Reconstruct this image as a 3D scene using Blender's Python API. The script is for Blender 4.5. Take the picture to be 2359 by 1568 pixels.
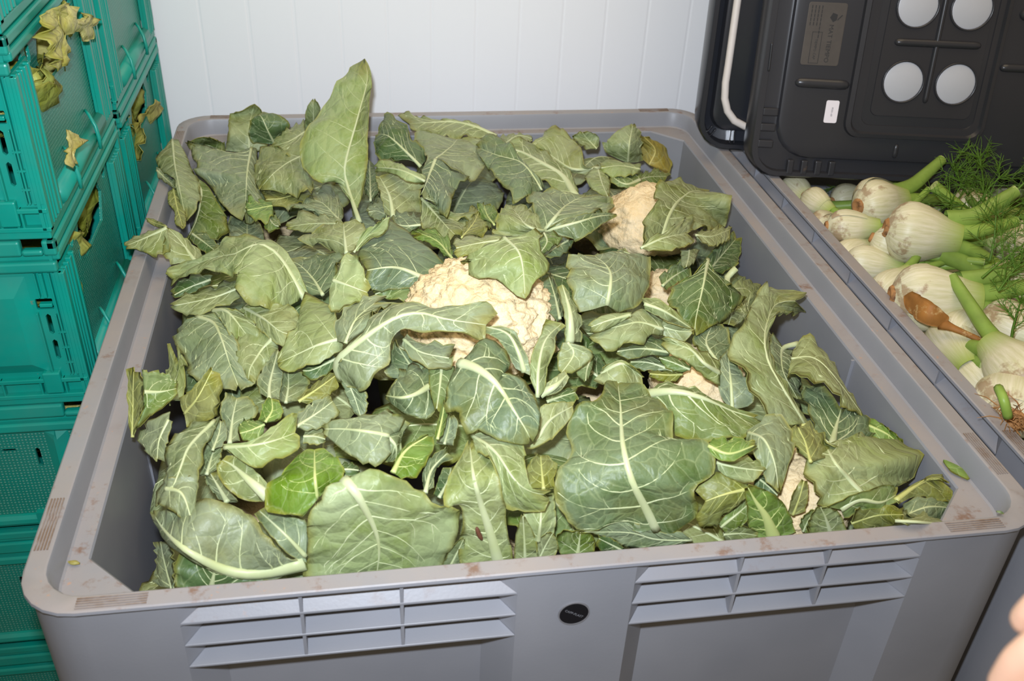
import bpy, bmesh, math, random
import numpy as np
from mathutils import Vector, Matrix, noise

for o in list(bpy.data.objects): bpy.data.objects.remove(o)
sc = bpy.context.scene
COL = sc.collection
ZR = 0.84                                   # rim height of the grey bins above the floor
W_, H_, F_ = 2359, 1568, 2236.4

# ---------------------------------------------------------------- camera
cam_d = bpy.data.cameras.new('camera'); cam = bpy.data.objects.new('camera', cam_d); COL.objects.link(cam)
cam.location = (-0.18609, -1.21905, 0.67553 + ZR)
cam.rotation_euler = (math.radians(56.5578), math.radians(-2.3937), math.radians(-8.9410))
cam_d.sensor_width = 36; cam_d.lens = F_ / W_ * 36; cam_d.clip_start = .02
cam_d.dof.use_dof = True; cam_d.dof.focus_distance = 1.27; cam_d.dof.aperture_fstop = 9.0
sc.camera = cam
CAMP = np.array(cam.location); CAMR = np.array(cam.rotation_euler.to_matrix())
# ---------------------------------------------------------------- light: on-camera flash, ceiling lamp, room ambience
wd = bpy.data.worlds.new('room_ambience'); sc.world = wd; wd.use_nodes = True
wd.node_tree.nodes['Background'].inputs[0].default_value = (1.0, .81, .55, 1)
wd.node_tree.nodes['Background'].inputs[1].default_value = .27
def lamp(name, kind, loc, target, energy, color, size, spread=math.pi):
    d = bpy.data.lights.new(name, kind); d.energy = energy; d.color = color
    if kind == 'AREA': d.size = size; d.spread = spread
    o = bpy.data.objects.new(name, d); COL.objects.link(o); o.location = loc
    o.rotation_euler = (Vector(target) - Vector(loc)).to_track_quat('-Z', 'Y').to_euler()
    return o
_up = Vector(CAMR[:, 1]); _rt = Vector(CAMR[:, 0]); _fw = Vector(-CAMR[:, 2])
_fl = Vector(CAMP) + _up * .085 - _rt * .03
lamp('camera_flash', 'AREA', _fl, Vector((.05, .45, ZR + .06)), 11.0, (.80, .88, 1.0), .035, math.radians(118))
lamp('ceiling_lamp', 'AREA', (.25, .0, 2.9), (.15, .05, .8), 24, (1, .80, .52), 2.0)
sc.view_settings.view_transform = 'Standard'; sc.view_settings.look = 'None'
sc.view_settings.gamma = 1; sc.view_settings.use_curve_mapping = False
sc.view_settings.exposure = 0.0

# ---------------------------------------------------------------- helpers
def ray(u, v):
    return CAMR @ np.array([(u - W_ / 2) / F_, -(v - H_ / 2) / F_, -1.0])
def hit(u, v, ax, val):
    d = ray(u, v); return CAMP + d * ((val - CAMP[ax]) / d[ax])
def along(u, v, dist):
    d = ray(u, v); return CAMP + d / np.linalg.norm(d) * dist
def lin(c):
    return tuple(((x / 255) / 12.92 if x / 255 < .04045 else ((x / 255 + .055) / 1.055) ** 2.4) for x in c)
def new_obj(name, verts, faces, mats, parent=None, smooth=False, uvs=None, attr=None, midx=None):
    me = bpy.data.meshes.new(name); me.from_pydata([tuple(v) for v in verts], [], faces)
    if not isinstance(mats, (list, tuple)): mats = [mats]
    for m in mats: me.materials.append(m)
    if smooth: me.polygons.foreach_set('use_smooth', [True] * len(me.polygons))
    if midx is not None: me.polygons.foreach_set('material_index', midx)
    if uvs is not None:
        uvl = me.uv_layers.new(name='UVMap'); li = np.empty(len(me.loops), dtype=np.int32)
        me.loops.foreach_get('vertex_index', li); uvl.data.foreach_set('uv', np.asarray(uvs, dtype=np.float32)[li].ravel())
    if attr is not None:
        a = me.attributes.new('edge', 'FLOAT', 'POINT'); a.data.foreach_set('value', np.asarray(attr, dtype=np.float32))
    me.update()
    o = bpy.data.objects.new(name, me); COL.objects.link(o); o.parent = parent
    return o
def empty(name, loc, label, cat, group=None, rz=0):
    o = bpy.data.objects.new(name, None); COL.objects.link(o); o.location = loc; o.rotation_euler = (0, 0, rz)
    o.empty_display_size = .05
    tag(o, label, cat, group); return o
def tag(o, label=None, cat=None, group=None, kind=None):
    if label: o['label'] = label
    if cat: o['category'] = cat
    if group: o['group'] = group
    if kind: o['kind'] = kind
    return o
def place_child(o, parent):            # mesh built in world coordinates, kept in place under its parent
    o.parent = parent; o.matrix_parent_inverse = parent_mat(parent).inverted()
def parent_mat(p):
    m = Matrix.LocRotScale(p.location, p.rotation_euler, p.scale)
    return m if p.parent is None else parent_mat(p.parent) @ p.matrix_parent_inverse @ m
class MB:
    def __init__(s): s.v = []; s.f = []
    def add(s, vs, fs):
        n = len(s.v); s.v += [tuple(x) for x in vs]; s.f += [tuple(i + n for i in f) for f in fs]
    def box(s, a, b):
        (x0, y0, z0), (x1, y1, z1) = a, b
        s.add([(x0, y0, z0), (x1, y0, z0), (x1, y1, z0), (x0, y1, z0), (x0, y0, z1), (x1, y0, z1), (x1, y1, z1), (x0, y1, z1)],
              [(0, 3, 2, 1), (4, 5, 6, 7), (0, 1, 5, 4), (1, 2, 6, 5), (2, 3, 7, 6), (3, 0, 4, 7)])
    def tube(s, pts, rad, n=8, flat=1.0, cap=True):
        pts = [Vector(p) for p in pts]; m = len(pts)
        if not isinstance(rad, (list, tuple)): rad = [rad] * m
        up = None; vs = []
        for i in range(m):
            t = (pts[min(i + 1, m - 1)] - pts[max(i - 1, 0)]).normalized()
            if up is None: up = t.orthogonal().normalized()
            up = (up - t * up.dot(t)).normalized(); sd = t.cross(up)
            for k in range(n):
                a = 2 * math.pi * k / n
                vs.append(pts[i] + (up * math.cos(a) + sd * math.sin(a) * flat) * rad[i])
        fs = [(i * n + k, i * n + (k + 1) % n, (i + 1) * n + (k + 1) % n, (i + 1) * n + k) for i in range(m - 1) for k in range(n)]
        if cap: fs += [tuple(range(n - 1, -1, -1)), tuple((m - 1) * n + k for k in range(n))]
        s.add(vs, fs)
    def rings(s, rings, close=True, cap0=False, cap1=False):
        n = len(rings[0]); vs = [p for r in rings for p in r]
        fs = [(i * n + k, i * n + (k + 1) % n, (i + 1) * n + (k + 1) % n, (i + 1) * n + k) for i in range(len(rings) - 1) for k in range(n if close else n - 1)]
        if cap0: fs.append(tuple(range(n - 1, -1, -1)))
        if cap1: fs.append(tuple((len(rings) - 1) * n + k for k in range(n)))
        s.add(vs, fs)
    def obj(s, name, mat, parent=None, smooth=False, bevel=0):
        o = new_obj(name, s.v, s.f, mat, parent, smooth)
        if bevel:
            m = o.modifiers.new('bevel', 'BEVEL'); m.width = bevel; m.segments = 2; m.limit_method = 'ANGLE'; m.angle_limit = math.radians(40)
        return o
def auto_smooth(o, deg=35):
    me = o.data; me.polygons.foreach_set('use_smooth', [True] * len(me.polygons))
    bm = bmesh.new(); bm.from_mesh(me)
    for e in bm.edges:
        if len(e.link_faces) == 2 and e.calc_face_angle(0) > math.radians(deg): e.smooth = False
    bm.to_mesh(me); bm.free(); return o

# ---------------------------------------------------------------- materials
def mat(name):
    m = bpy.data.materials.new(name); m.use_nodes = True; nt = m.node_tree
    return m, nt, nt.nodes['Principled BSDF']
def nd(nt, typ, **kw):
    n = nt.nodes.new(typ)
    for k, v in kw.items():
        if k.startswith('i_'): n.inputs[k[2:].replace('_', ' ')].default_value = v
        else: setattr(n, k, v)
    return n
def ramp(nt, src, stops):
    r = nt.nodes.new('ShaderNodeValToRGB'); nt.links.new(src, r.inputs[0]); els = r.color_ramp.elements
    while len(els) < len(stops): els.new(.5)
    for e, (p, c) in zip(els, stops):
        e.position = p; e.color = (c, c, c, 1) if isinstance(c, (int, float)) else (*c, 1)
    return r.outputs[0]
def mix(nt, fac, a, b, blend='MIX'):
    n = nt.nodes.new('ShaderNodeMix'); n.data_type = 'RGBA'; n.blend_type = blend
    for sock, val in ((n.inputs[0], fac), (n.inputs[6], a), (n.inputs[7], b)):
        if hasattr(val, 'is_output'): nt.links.new(val, sock)
        elif isinstance(val, (int, float)): sock.default_value = val
        else: sock.default_value = (*val, 1)
    return n.outputs[2]
def math_(nt, op, a, b=None, c=None):
    n = nt.nodes.new('ShaderNodeMath'); n.operation = op
    for i, v in enumerate((a, b, c)):
        if v is None: continue
        if hasattr(v, 'is_output'): nt.links.new(v, n.inputs[i])
        else: n.inputs[i].default_value = v
    return n.outputs[0]
def bump(nt, bsdf, h, strength=.3, dist=.002):
    b = nd(nt, 'ShaderNodeBump'); b.inputs['Strength'].default_value = strength; b.inputs['Distance'].default_value = dist
    nt.links.new(h, b.inputs['Height']); nt.links.new(b.outputs[0], bsdf.inputs['Normal'])
def coord(nt, kind='Object', scale=None):
    t = nt.nodes.new('ShaderNodeTexCoord'); s = t.outputs[kind]
    if scale:
        m = nt.nodes.new('ShaderNodeMapping'); m.inputs['Scale'].default_value = scale; nt.links.new(s, m.inputs[0]); s = m.outputs[0]
    return s
def noise_n(nt, vec, scale, detail=4, rough=.55, dist=0):
    n = nd(nt, 'ShaderNodeTexNoise'); n.inputs['Scale'].default_value = scale; n.inputs['Detail'].default_value = detail
    n.inputs['Roughness'].default_value = rough; n.inputs['Distortion'].default_value = dist
    if vec is not None: nt.links.new(vec, n.inputs['Vector'])
    return n.outputs['Fac']
def simple(name, rgb, rough=.5, spec=.5, var=.0, vscale=20, dirt=None, bumps=0, metal=0):
    m, nt, b = mat(name); c = lin(rgb); b.inputs['Roughness'].default_value = rough; b.inputs['Specular IOR Level'].default_value = spec
    b.inputs['Metallic'].default_value = metal
    out = None; vec = coord(nt)
    if var:
        n = noise_n(nt, vec, vscale); out = mix(nt, ramp(nt, n, [(.3, 0.0), (.7, 1.0)]), tuple(x * (1 - var) for x in c), tuple(min(1, x * (1 + var)) for x in c))
    if dirt:
        dcol, lo, hi, sc_ = dirt; n = noise_n(nt, vec, sc_, 6, .65)
        out = mix(nt, ramp(nt, n, [(lo, 0.0), (hi, 1.0)]), out if out is not None else c, lin(dcol))
    if out is not None: nt.links.new(out, b.inputs['Base Color'])
    else: b.inputs['Base Color'].default_value = (*c, 1)
    if bumps: bump(nt, b, noise_n(nt, vec, 250), bumps, .001)
    return m
M = {}
M['wall'] = simple('wall_paint', (247, 247, 249), .45, .4, .01, 3)
M['floor'] = simple('concrete', (110, 106, 100), .8, .3, .15, 6)
def bin_mat():
    m, nt, b = mat('grey_bin_plastic'); vec = coord(nt)
    g = nd(nt, 'ShaderNodeNewGeometry'); sp = nd(nt, 'ShaderNodeSeparateXYZ'); nt.links.new(g.outputs['Normal'], sp.inputs[0])
    pz = nd(nt, 'ShaderNodeSeparateXYZ'); nt.links.new(g.outputs['Position'], pz.inputs[0])
    up = math_(nt, 'MULTIPLY', ramp(nt, sp.outputs['Z'], [(.6, 0.0), (.9, 1.0)]), math_(nt, 'GREATER_THAN', pz.outputs['Z'], ZR - .034))
    base = mix(nt, ramp(nt, noise_n(nt, vec, 5, 3), [(.3, 0.0), (.7, 1.0)]), lin((134, 135, 141)), lin((147, 147, 152)))
    haze = math_(nt, 'MULTIPLY', ramp(nt, noise_n(nt, vec, 11, 6, .6), [(.25, .25), (.65, 1.0)]), up)
    base = mix(nt, math_(nt, 'MULTIPLY', haze, .45), base, lin((170, 152, 136)))
    st = math_(nt, 'MULTIPLY', ramp(nt, noise_n(nt, vec, 34, 8, .68), [(.55, 0.0), (.66, 1.0)]), up)
    st = math_(nt, 'MULTIPLY', st, ramp(nt, noise_n(nt, vec, 6, 2), [(.42, 0.0), (.56, 1.0)]))
    base = mix(nt, math_(nt, 'MULTIPLY', st, .75), base, lin((120, 84, 58)))
    och = math_(nt, 'MULTIPLY', ramp(nt, noise_n(nt, vec, 70, 6, .7), [(.64, 0.0), (.70, 1.0)]), up)
    base = mix(nt, math_(nt, 'MULTIPLY', och, .5), base, lin((196, 140, 96)))
    sx = coord(nt, 'Object', (30, 30, 160)); scr = ramp(nt, noise_n(nt, sx, 4, 8, .7), [(.69, 0.0), (.72, 1.0)])
    base = mix(nt, math_(nt, 'MULTIPLY', scr, .2), base, lin((205, 204, 205)))
    nt.links.new(base, b.inputs['Base Color']); b.inputs['Roughness'].default_value = .42; b.inputs['Specular IOR Level'].default_value = .45
    bump(nt, b, noise_n(nt, vec, 320, 2), .08, .001); return m
M['bin'] = bin_mat()
M['ridge'] = simple('rim_ridge_dirt', (146, 136, 130), .6, .3, .08, 30, ((126, 106, 90), .45, .6, 30))
M['black_badge'] = simple('badge_black', (22, 22, 26), .35)
M['badge_text'] = simple('badge_text', (120, 120, 124), .5)
M['badge_ring'] = simple('badge_ring', (120, 118, 120), .4)
M['lid'] = simple('lid_plastic', (47, 47, 51), .30, .55, .06, 8, ((122, 96, 74), .70, .80, 16))
M['lid_gloss'] = simple('lid_plastic_gloss', (38, 40, 46), .2, .6, .05, 6)
M['lid_label'] = simple('lid_label_plate', (80, 74, 69), .6, .3, .08, 40)
M['lid_text'] = simple('lid_label_print', (36, 34, 34), .6)
M['white_cap'] = simple('white_cap', (184, 185, 190), .4, .4, .02, 30)
M['sticker'] = simple('sticker_paper', (236, 228, 232), .5)
M['ink'] = simple('ink', (70, 66, 70), .6)
M['white_tube'] = simple('white_tube', (226, 216, 208), .4, .4, .05, 30)
def crate_mat(name, dotted):
    m, nt, b = mat(name); vec = coord(nt)
    base = mix(nt, ramp(nt, noise_n(nt, vec, 7, 4), [(.3, 0.0), (.75, 1.0)]), lin((4, 140, 124)), lin((8, 162, 142)))
    dust = ramp(nt, noise_n(nt, vec, 9, 6, .6), [(.42, 0.0), (.8, 1.0)])
    base = mix(nt, math_(nt, 'MULTIPLY', dust, .5 if dotted else .32), base, lin((92, 126, 112)))
    spots = ramp(nt, noise_n(nt, vec, 60, 5, .65), [(.70, 0.0), (.74, 1.0)])
    base = mix(nt, math_(nt, 'MULTIPLY', spots, .6), base, lin((128, 118, 92)))
    if dotted:
        v = nd(nt, 'ShaderNodeTexVoronoi'); v.inputs['Scale'].default_value = 210; v.inputs['Randomness'].default_value = .12; nt.links.new(vec, v.inputs['Vector'])
        dots = ramp(nt, v.outputs['Distance'], [(.26, 1.0), (.36, 0.0)])
        base = mix(nt, math_(nt, 'MULTIPLY', dots, .75), mix(nt, .45, base, lin((22, 104, 88))), lin((112, 168, 148))); bump(nt, b, dots, .5, .001)
    nt.links.new(base, b.inputs['Base Color']); b.inputs['Roughness'].default_value = .36; return m
M['crate'] = crate_mat('green_crate_plastic', False); M['crate_dot'] = crate_mat('green_crate_dimpled', True)

def leaf_mat(name, back=False, lettuce=False):
    m, nt, b = mat(name)
    oi = nd(nt, 'ShaderNodeObjectInfo'); uv = nd(nt, 'ShaderNodeUVMap'); uv.uv_map = 'UVMap'
    cx = nd(nt, 'ShaderNodeCombineXYZ'); nt.links.new(math_(nt, 'MULTIPLY', oi.outputs['Random'], 9.0), cx.inputs[2])
    va = nd(nt, 'ShaderNodeVectorMath', operation='ADD'); nt.links.new(uv.outputs[0], va.inputs[0]); nt.links.new(cx.outputs[0], va.inputs[1]); P = va.outputs[0]
    base = oi.outputs['Color']
    if back: base = mix(nt, .45, base, lin((130, 142, 92)))
    hs = nd(nt, 'ShaderNodeHueSaturation'); nt.links.new(base, hs.inputs['Color']); hs.inputs['Saturation'].default_value = 1.35; hs.inputs['Value'].default_value = .72
    n1 = noise_n(nt, P, 22, 5, .6)
    base2 = mix(nt, math_(nt, 'MULTIPLY', ramp(nt, n1, [(.47, 0.0), (.66, 1.0)]), .85), base, hs.outputs[0])
    n2 = noise_n(nt, P, 9, 3)
    pl = nd(nt, 'ShaderNodeHueSaturation'); nt.links.new(base2, pl.inputs['Color']); pl.inputs['Saturation'].default_value = .82; pl.inputs['Value'].default_value = 1.16
    base3 = mix(nt, ramp(nt, n2, [(.35, 0.0), (.65, 1.0)]), base2, pl.outputs[0])
    nb = nd(nt, 'ShaderNodeTexNoise'); nb.inputs['Scale'].default_value = 40; nt.links.new(P, nb.inputs['Vector'])
    vm = nd(nt, 'ShaderNodeVectorMath', operation='MULTIPLY_ADD'); nt.links.new(nb.outputs['Color'], vm.inputs[0]); vm.inputs[1].default_value = (.012, .012, 0); nt.links.new(P, vm.inputs[2])
    v1 = nd(nt, 'ShaderNodeTexVoronoi', feature='DISTANCE_TO_EDGE'); v1.inputs['Scale'].default_value = 46; nt.links.new(vm.outputs[0], v1.inputs['Vector'])
    v2 = nd(nt, 'ShaderNodeTexVoronoi', feature='DISTANCE_TO_EDGE'); v2.inputs['Scale'].default_value = 130; nt.links.new(vm.outputs[0], v2.inputs['Vector'])
    l1 = ramp(nt, v1.outputs['Distance'], [(.0, 1.0), (.045, 0.0)]); l2 = ramp(nt, v2.outputs['Distance'], [(.0, 1.0), (.07, 0.0)])
    if not lettuce:
        base3 = mix(nt, math_(nt, 'MULTIPLY', l1, .30), base3, lin((172, 184, 132)))
        base3 = mix(nt, math_(nt, 'MULTIPLY', l2, .10), base3, lin((160, 172, 120)))
    n3 = noise_n(nt, P, 14, 5, .65)
    base3 = mix(nt, math_(nt, 'MULTIPLY', ramp(nt, n3, [(.52, 0.0), (.70, 1.0)]), .38), base3, lin((122, 118, 52)))
    at = nd(nt, 'ShaderNodeAttribute'); at.attribute_name = 'edge'
    en = math_(nt, 'ADD', at.outputs['Fac'], math_(nt, 'MULTIPLY', math_(nt, 'SUBTRACT', noise_n(nt, P, 30, 4), .5), .35))
    base3 = mix(nt, math_(nt, 'MULTIPLY', ramp(nt, en, [(.86, 0.0), (1.0, 1.0)]), .65), base3, lin((138, 132, 48)))
    sp = ramp(nt, noise_n(nt, P, 120, 3, .6), [(.72, 0.0), (.75, 1.0)])
    base3 = mix(nt, math_(nt, 'MULTIPLY', sp, .45), base3, lin((96, 84, 44)))
    nt.links.new(base3, b.inputs['Base Color']); b.inputs['Roughness'].default_value = .46; b.inputs['Specular IOR Level'].default_value = .38
    hgt = math_(nt, 'ADD', math_(nt, 'MULTIPLY', ramp(nt, v1.outputs['Distance'], [(.0, 0.0), (.25, 1.0)]), .6), math_(nt, 'ADD', math_(nt, 'MULTIPLY', v2.outputs['Distance'], .35), math_(nt, 'ADD', math_(nt, 'MULTIPLY', n1, 1.1), math_(nt, 'MULTIPLY', noise_n(nt, P, 55, 3), .8))))
    bump(nt, b, hgt, .55, .0036)
    tr = nd(nt, 'ShaderNodeBsdfTranslucent'); nt.links.new(base3, tr.inputs['Color']); ms = nd(nt, 'ShaderNodeMixShader'); ms.inputs[0].default_value = .10
    nt.links.new(b.outputs[0], ms.inputs[1]); nt.links.new(tr.outputs[0], ms.inputs[2]); nt.links.new(ms.outputs[0], nt.nodes['Material Output'].inputs[0])
    return m
M['leaf'] = leaf_mat('cauliflower_leaf'); M['leaf_back'] = leaf_mat('cauliflower_leaf_reverse', True); M['lettuce'] = leaf_mat('lettuce_leaf', False, True)
def rib_mat():
    m, nt, b = mat('leaf_rib'); oi = nd(nt, 'ShaderNodeObjectInfo'); n = noise_n(nt, coord(nt), 30, 4)
    c = mix(nt, ramp(nt, n, [(.35, 0.0), (.7, 1.0)]), oi.outputs['Color'], mix(nt, .4, oi.outputs['Color'], lin((176, 188, 110))))
    nt.links.new(c, b.inputs['Base Color']); b.inputs['Roughness'].default_value = .45; return m
M['rib'] = rib_mat()
def curd_mat():
    m, nt, b = mat('cauliflower_curd'); vec = coord(nt)
    v = nd(nt, 'ShaderNodeTexVoronoi'); v.inputs['Scale'].default_value = 150; nt.links.new(vec, v.inputs['Vector'])
    v3 = nd(nt, 'ShaderNodeTexVoronoi'); v3.inputs['Scale'].default_value = 420; nt.links.new(vec, v3.inputs['Vector'])
    c = mix(nt, ramp(nt, noise_n(nt, vec, 14, 4), [(.35, 0.0), (.7, 1.0)]), lin((226, 200, 152)), lin((236, 216, 176)))
    c = mix(nt, math_(nt, 'MULTIPLY', ramp(nt, noise_n(nt, vec, 160, 3), [(.73, 0.0), (.76, 1.0)]), .35), c, lin((150, 120, 70)))
    nt.links.new(c, b.inputs['Base Color']); b.inputs['Roughness'].default_value = .6
    b.inputs['Subsurface Weight'].default_value = .12; b.inputs['Subsurface Radius'].default_value = (.006, .004, .002); b.inputs['Subsurface Scale'].default_value = .5
    h = math_(nt, 'ADD', math_(nt, 'MULTIPLY', v.outputs['Distance'], -1.0), math_(nt, 'MULTIPLY', v3.outputs['Distance'], -.4)); bump(nt, b, h, .7, .002); return m
M['curd'] = curd_mat()
# ================================================================= the room
YW = .72
mb = MB(); mb.box((-4, YW + .012, 0), (5, YW + .1, 3.2)); wall = mb.obj('wall_back', M['wall']); tag(wall, 'white insulated wall panels with faint vertical grooves', kind='structure')
gx = -4.0; k = 0
rng = random.Random(3)
while gx < 5:                                      # shallow profiled strips of the cold-store panel; a joint every twelfth
    w = .0885; m2 = MB(); g = .003 if k % 12 == 5 else .0008
    m2.box((gx + g, YW + .0115, 0), (gx + w - g, YW + .0125, 3.2)) ; prof = .0007
    m2 = MB(); x0, x1 = gx + g, gx + w - g
    m2.rings([[(x0, YW + .012, z), (x0 + .003, YW + .012 - prof, z), (x1 - .003, YW + .012 - prof, z), (x1, YW + .012, z), (x1, YW + .013, z), (x0, YW + .013, z)] for z in (0, 3.2)], cap0=True, cap1=True)
    m2.obj('panel', M['wall'], wall); gx += w; k += 1
mb = MB(); mb.box((-4, -4, -.1), (5, YW + .1, 0)); tag(mb.obj('floor', M['floor']), 'grey concrete floor', kind='structure')

# ================================================================= the grey pallet bins
def rr_ring(hx, hy, r, z, nseg=6, chamfer=False, xcuts=(), ycuts=(), ins=0.0, slope=.028):
    """ring, counter-clockwise from front-left; xcuts/ycuts: recess ranges on the long/short faces, sunk by ins"""
    P = []
    def corner(cx, cy, a0):
        for i in range(nseg + 1):
            t = i / nseg; a = a0 + t * math.pi / 2
            if chamfer:
                p0 = (cx + r * math.cos(a0), cy + r * math.sin(a0)); p1 = (cx + r * math.cos(a0 + math.pi / 2), cy + r * math.sin(a0 + math.pi / 2))
                P.append((p0[0] + (p1[0] - p0[0]) * t, p0[1] + (p1[1] - p0[1]) * t, z))
            else: P.append((cx + r * math.cos(a), cy + r * math.sin(a), z))
    s = slope if ins else 0
    corner(-hx + r, -hy + r, math.pi)
    for a, b in xcuts: P.extend([(a, -hy, z), (a + s, -hy + ins, z), (b - s, -hy + ins, z), (b, -hy, z)])
    corner(hx - r, -hy + r, 1.5 * math.pi)
    for a, b in ycuts: P.extend([(hx, a, z), (hx - ins, a + s, z), (hx - ins, b - s, z), (hx, b, z)])
    corner(hx - r, hy - r, 0)
    for a, b in reversed(xcuts): P.extend([(b, hy, z), (b - s, hy - ins, z), (a + s, hy - ins, z), (a, hy, z)])
    corner(-hx + r, hy - r, .5 * math.pi)
    for a, b in reversed(ycuts): P.extend([(-hx, b, z), (-hx + ins, b - s, z), (-hx + ins, a + s, z), (-hx, a, z)])
    return P
XC = ((-.361, -.053), (.062, .361)); YC = ((-.455, .455),)
def make_bin(cx, label):
    root = empty('pallet_bin', (cx, 0, 0), label, 'bin', 'grey pallet bins')
    kw = dict(xcuts=XC, ycuts=YC)
    R = [rr_ring(.470, .570, .05, .10, **kw, ins=.016), rr_ring(.494, .594, .055, .11, **kw), rr_ring(.495, .595, .055, .30, **kw), rr_ring(.495, .595, .055, .301, **kw, ins=.033), rr_ring(.496, .596, .055, ZR - .0345, **kw, ins=.033), rr_ring(.496, .596, .055, ZR - .034, **kw, ins=.016),
         rr_ring(.496, .596, .055, ZR - .0085, **kw, ins=.016), rr_ring(.496, .596, .055, ZR - .008, **kw), rr_ring(.4985, .5985, .055, ZR - .0065, **kw), rr_ring(.500, .600, .055, ZR - .004, **kw),
         rr_ring(.4995, .5995, .055, ZR - .001, **kw), rr_ring(.498, .598, .055, ZR, **kw), rr_ring(.4815, .5815, .040, ZR, **kw), rr_ring(.480, .580, .040, ZR - .001, **kw), rr_ring(.4785, .5785, .040, ZR - .004, **kw),
         rr_ring(.4755, .5755, .038, ZR - .028, **kw), rr_ring(.4735, .5735, .037, ZR - .030, **kw), rr_ring(.4565, .5565, .052, ZR - .0305, chamfer=True, **kw), rr_ring(.4550, .5550, .052, ZR - .033, chamfer=True, **kw),
         rr_ring(.444, .544, .050, .16, chamfer=True, **kw)]
    mb = MB(); mb.rings(R, cap0=True, cap1=True)
    auto_smooth(mb.obj('shell', M['bin'], root), 28)
    # feet
    for sx in (-.42, 0, .42):
        m = MB(); m.box((sx - .06, -.58, 0), (sx + .06, .58, .10)); m.obj('runner', M['bin'], root, bevel=.004)
    rows = (ZR - .0325, ZR - .0620, ZR - .0915)
    def slat(a, b, z, face):
        def T(u, d, zz): return {'f': (u, -.5965 + d, zz), 'b': (u, .5965 - d, zz), 'r': (.4965 - d, u, zz), 'l': (-.4965 + d, u, zz)}[face]
        t = .0026; q, up = (.0158, .016) if z > ZR - .04 else (.0325, .010); e = .0265
        vs = [T(a, 0, z), T(b, 0, z), T(b - e, q, z + up), T(a + e, q, z + up), T(a, 0, z + t), T(b, 0, z + t), T(b - e, q, z + up + t), T(a + e, q, z + up + t)]
        m = MB(); m.add(vs, [(0, 1, 2, 3), (7, 6, 5, 4), (0, 4, 5, 1), (2, 6, 7, 3), (1, 5, 6, 2), (3, 7, 4, 0)]); m.obj('louvre_slat', M['bin'], root, bevel=.0006)
    def div(u, face):
        t = .0016; m = MB(); z0, z1 = rows[2], ZR - .008
        def T(uu, d, zz): return {'f': (uu, -.5960 + d, zz), 'b': (uu, .5960 - d, zz), 'r': (.4960 - d, uu, zz), 'l': (-.4960 + d, uu, zz)}[face]
        vs = [T(u - t, 0, z0), T(u + t, 0, z0), T(u + t, .0158, z0 + .015), T(u - t, .0158, z0 + .015), T(u - t, 0, z1), T(u + t, 0, z1), T(u + t, .0158, z1), T(u - t, .0158, z1)]
        m.add(vs, [(0, 3, 2, 1), (4, 5, 6, 7), (0, 1, 5, 4), (1, 2, 6, 5), (2, 3, 7, 6), (3, 0, 4, 7)]); m.obj('louvre_divider', M['bin'], root)
    for face in 'fb':
        for a, b in XC:
            for z in rows: slat(a, b, z, face)
        for u in (-.2535, -.162, .168, .259): div(u, face)
    for face in 'lr':
        for a, b in YC:
            for z in rows: slat(a, b, z, face)
        for u in (-.317, -.19, -.062, .068, .195, .325): div(u, face)
    # gripping ridges near the rim corners
    for sx in (-1, 1):
        for sy in (-1, 1):
            m = MB()
            for i in range(5):
                y = sy * (.5842 + i * .0028); m.box((sx * .415 - .030, y - .0007, ZR - .001), (sx * .415 + .030, y + .0007, ZR + .0010))
                x = sx * (.4842 + i * .0028); m.box((x - .0007, sy * .485 - .035, ZR - .001), (x + .0007, sy * .485 + .035, ZR + .0010))
            tag(m.obj('rim_ridges', M['ridge'], root), kind='stuff')
    # inner wall ribs
    for sx in (-1, 1):
        for y in (-.25, .25):
            m = MB(); m.box((sx * .4535 - .003, y - .0015, .2), (sx * .4535 + .003, y + .0015, ZR - .034)); m.obj('wall_rib', M['bin'], root)
    # badge on the middle post
    m = MB(); n = 32
    m.rings([[(.0045 + r * math.cos(2 * math.pi * i / n), y, ZR - .0665 + r * math.sin(2 * math.pi * i / n)) for i in range(n)] for r, y in ((.0158, -.5955), (.0158, -.5972), (.0145, -.5972), (.0145, -.5966))])
    bd = m.obj('badge', M['badge_ring'], root)
    m = MB(); m.rings([[(.0045 + r * math.cos(2 * math.pi * i / n), -.5968, ZR - .0665 + r * math.sin(2 * math.pi * i / n)) for i in range(n)] for r in (.0145, .001)], cap1=True)
    m.obj('badge_face', M['black_badge'], bd)
    text('lettering', 'CAPP-PLAST', .0040, Matrix.Translation((.0045, -.59705, ZR - .0665)) @ Matrix.Rotation(math.radians(32), 4, 'Y') @ Matrix.Rotation(math.pi / 2, 4, 'X'), M['badge_text'], bd)
    return root
def text(name, body, size, mw, material, parent, align='CENTER'):
    c = bpy.data.curves.new(name, 'FONT'); c.body = body; c.size = size; c.align_x = align; c.align_y = 'CENTER'; c.extrude = .00005; c.resolution_u = 2
    t = bpy.data.objects.new('tmp', c); COL.objects.link(t)
    dg = bpy.context.evaluated_depsgraph_get(); me = bpy.data.meshes.new_from_object(t.evaluated_get(dg)); bpy.data.objects.remove(t)
    me.transform(mw); me.materials.clear(); me.materials.append(material)
    o = bpy.data.objects.new(name, me); COL.objects.link(o); o.parent = parent; return o
bin_c = make_bin(0, 'large light grey plastic pallet bin heaped with leafy cauliflowers')
bin_f = make_bin(1.0285, 'grey plastic pallet bin full of fennel, partly under the black covers')

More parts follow.
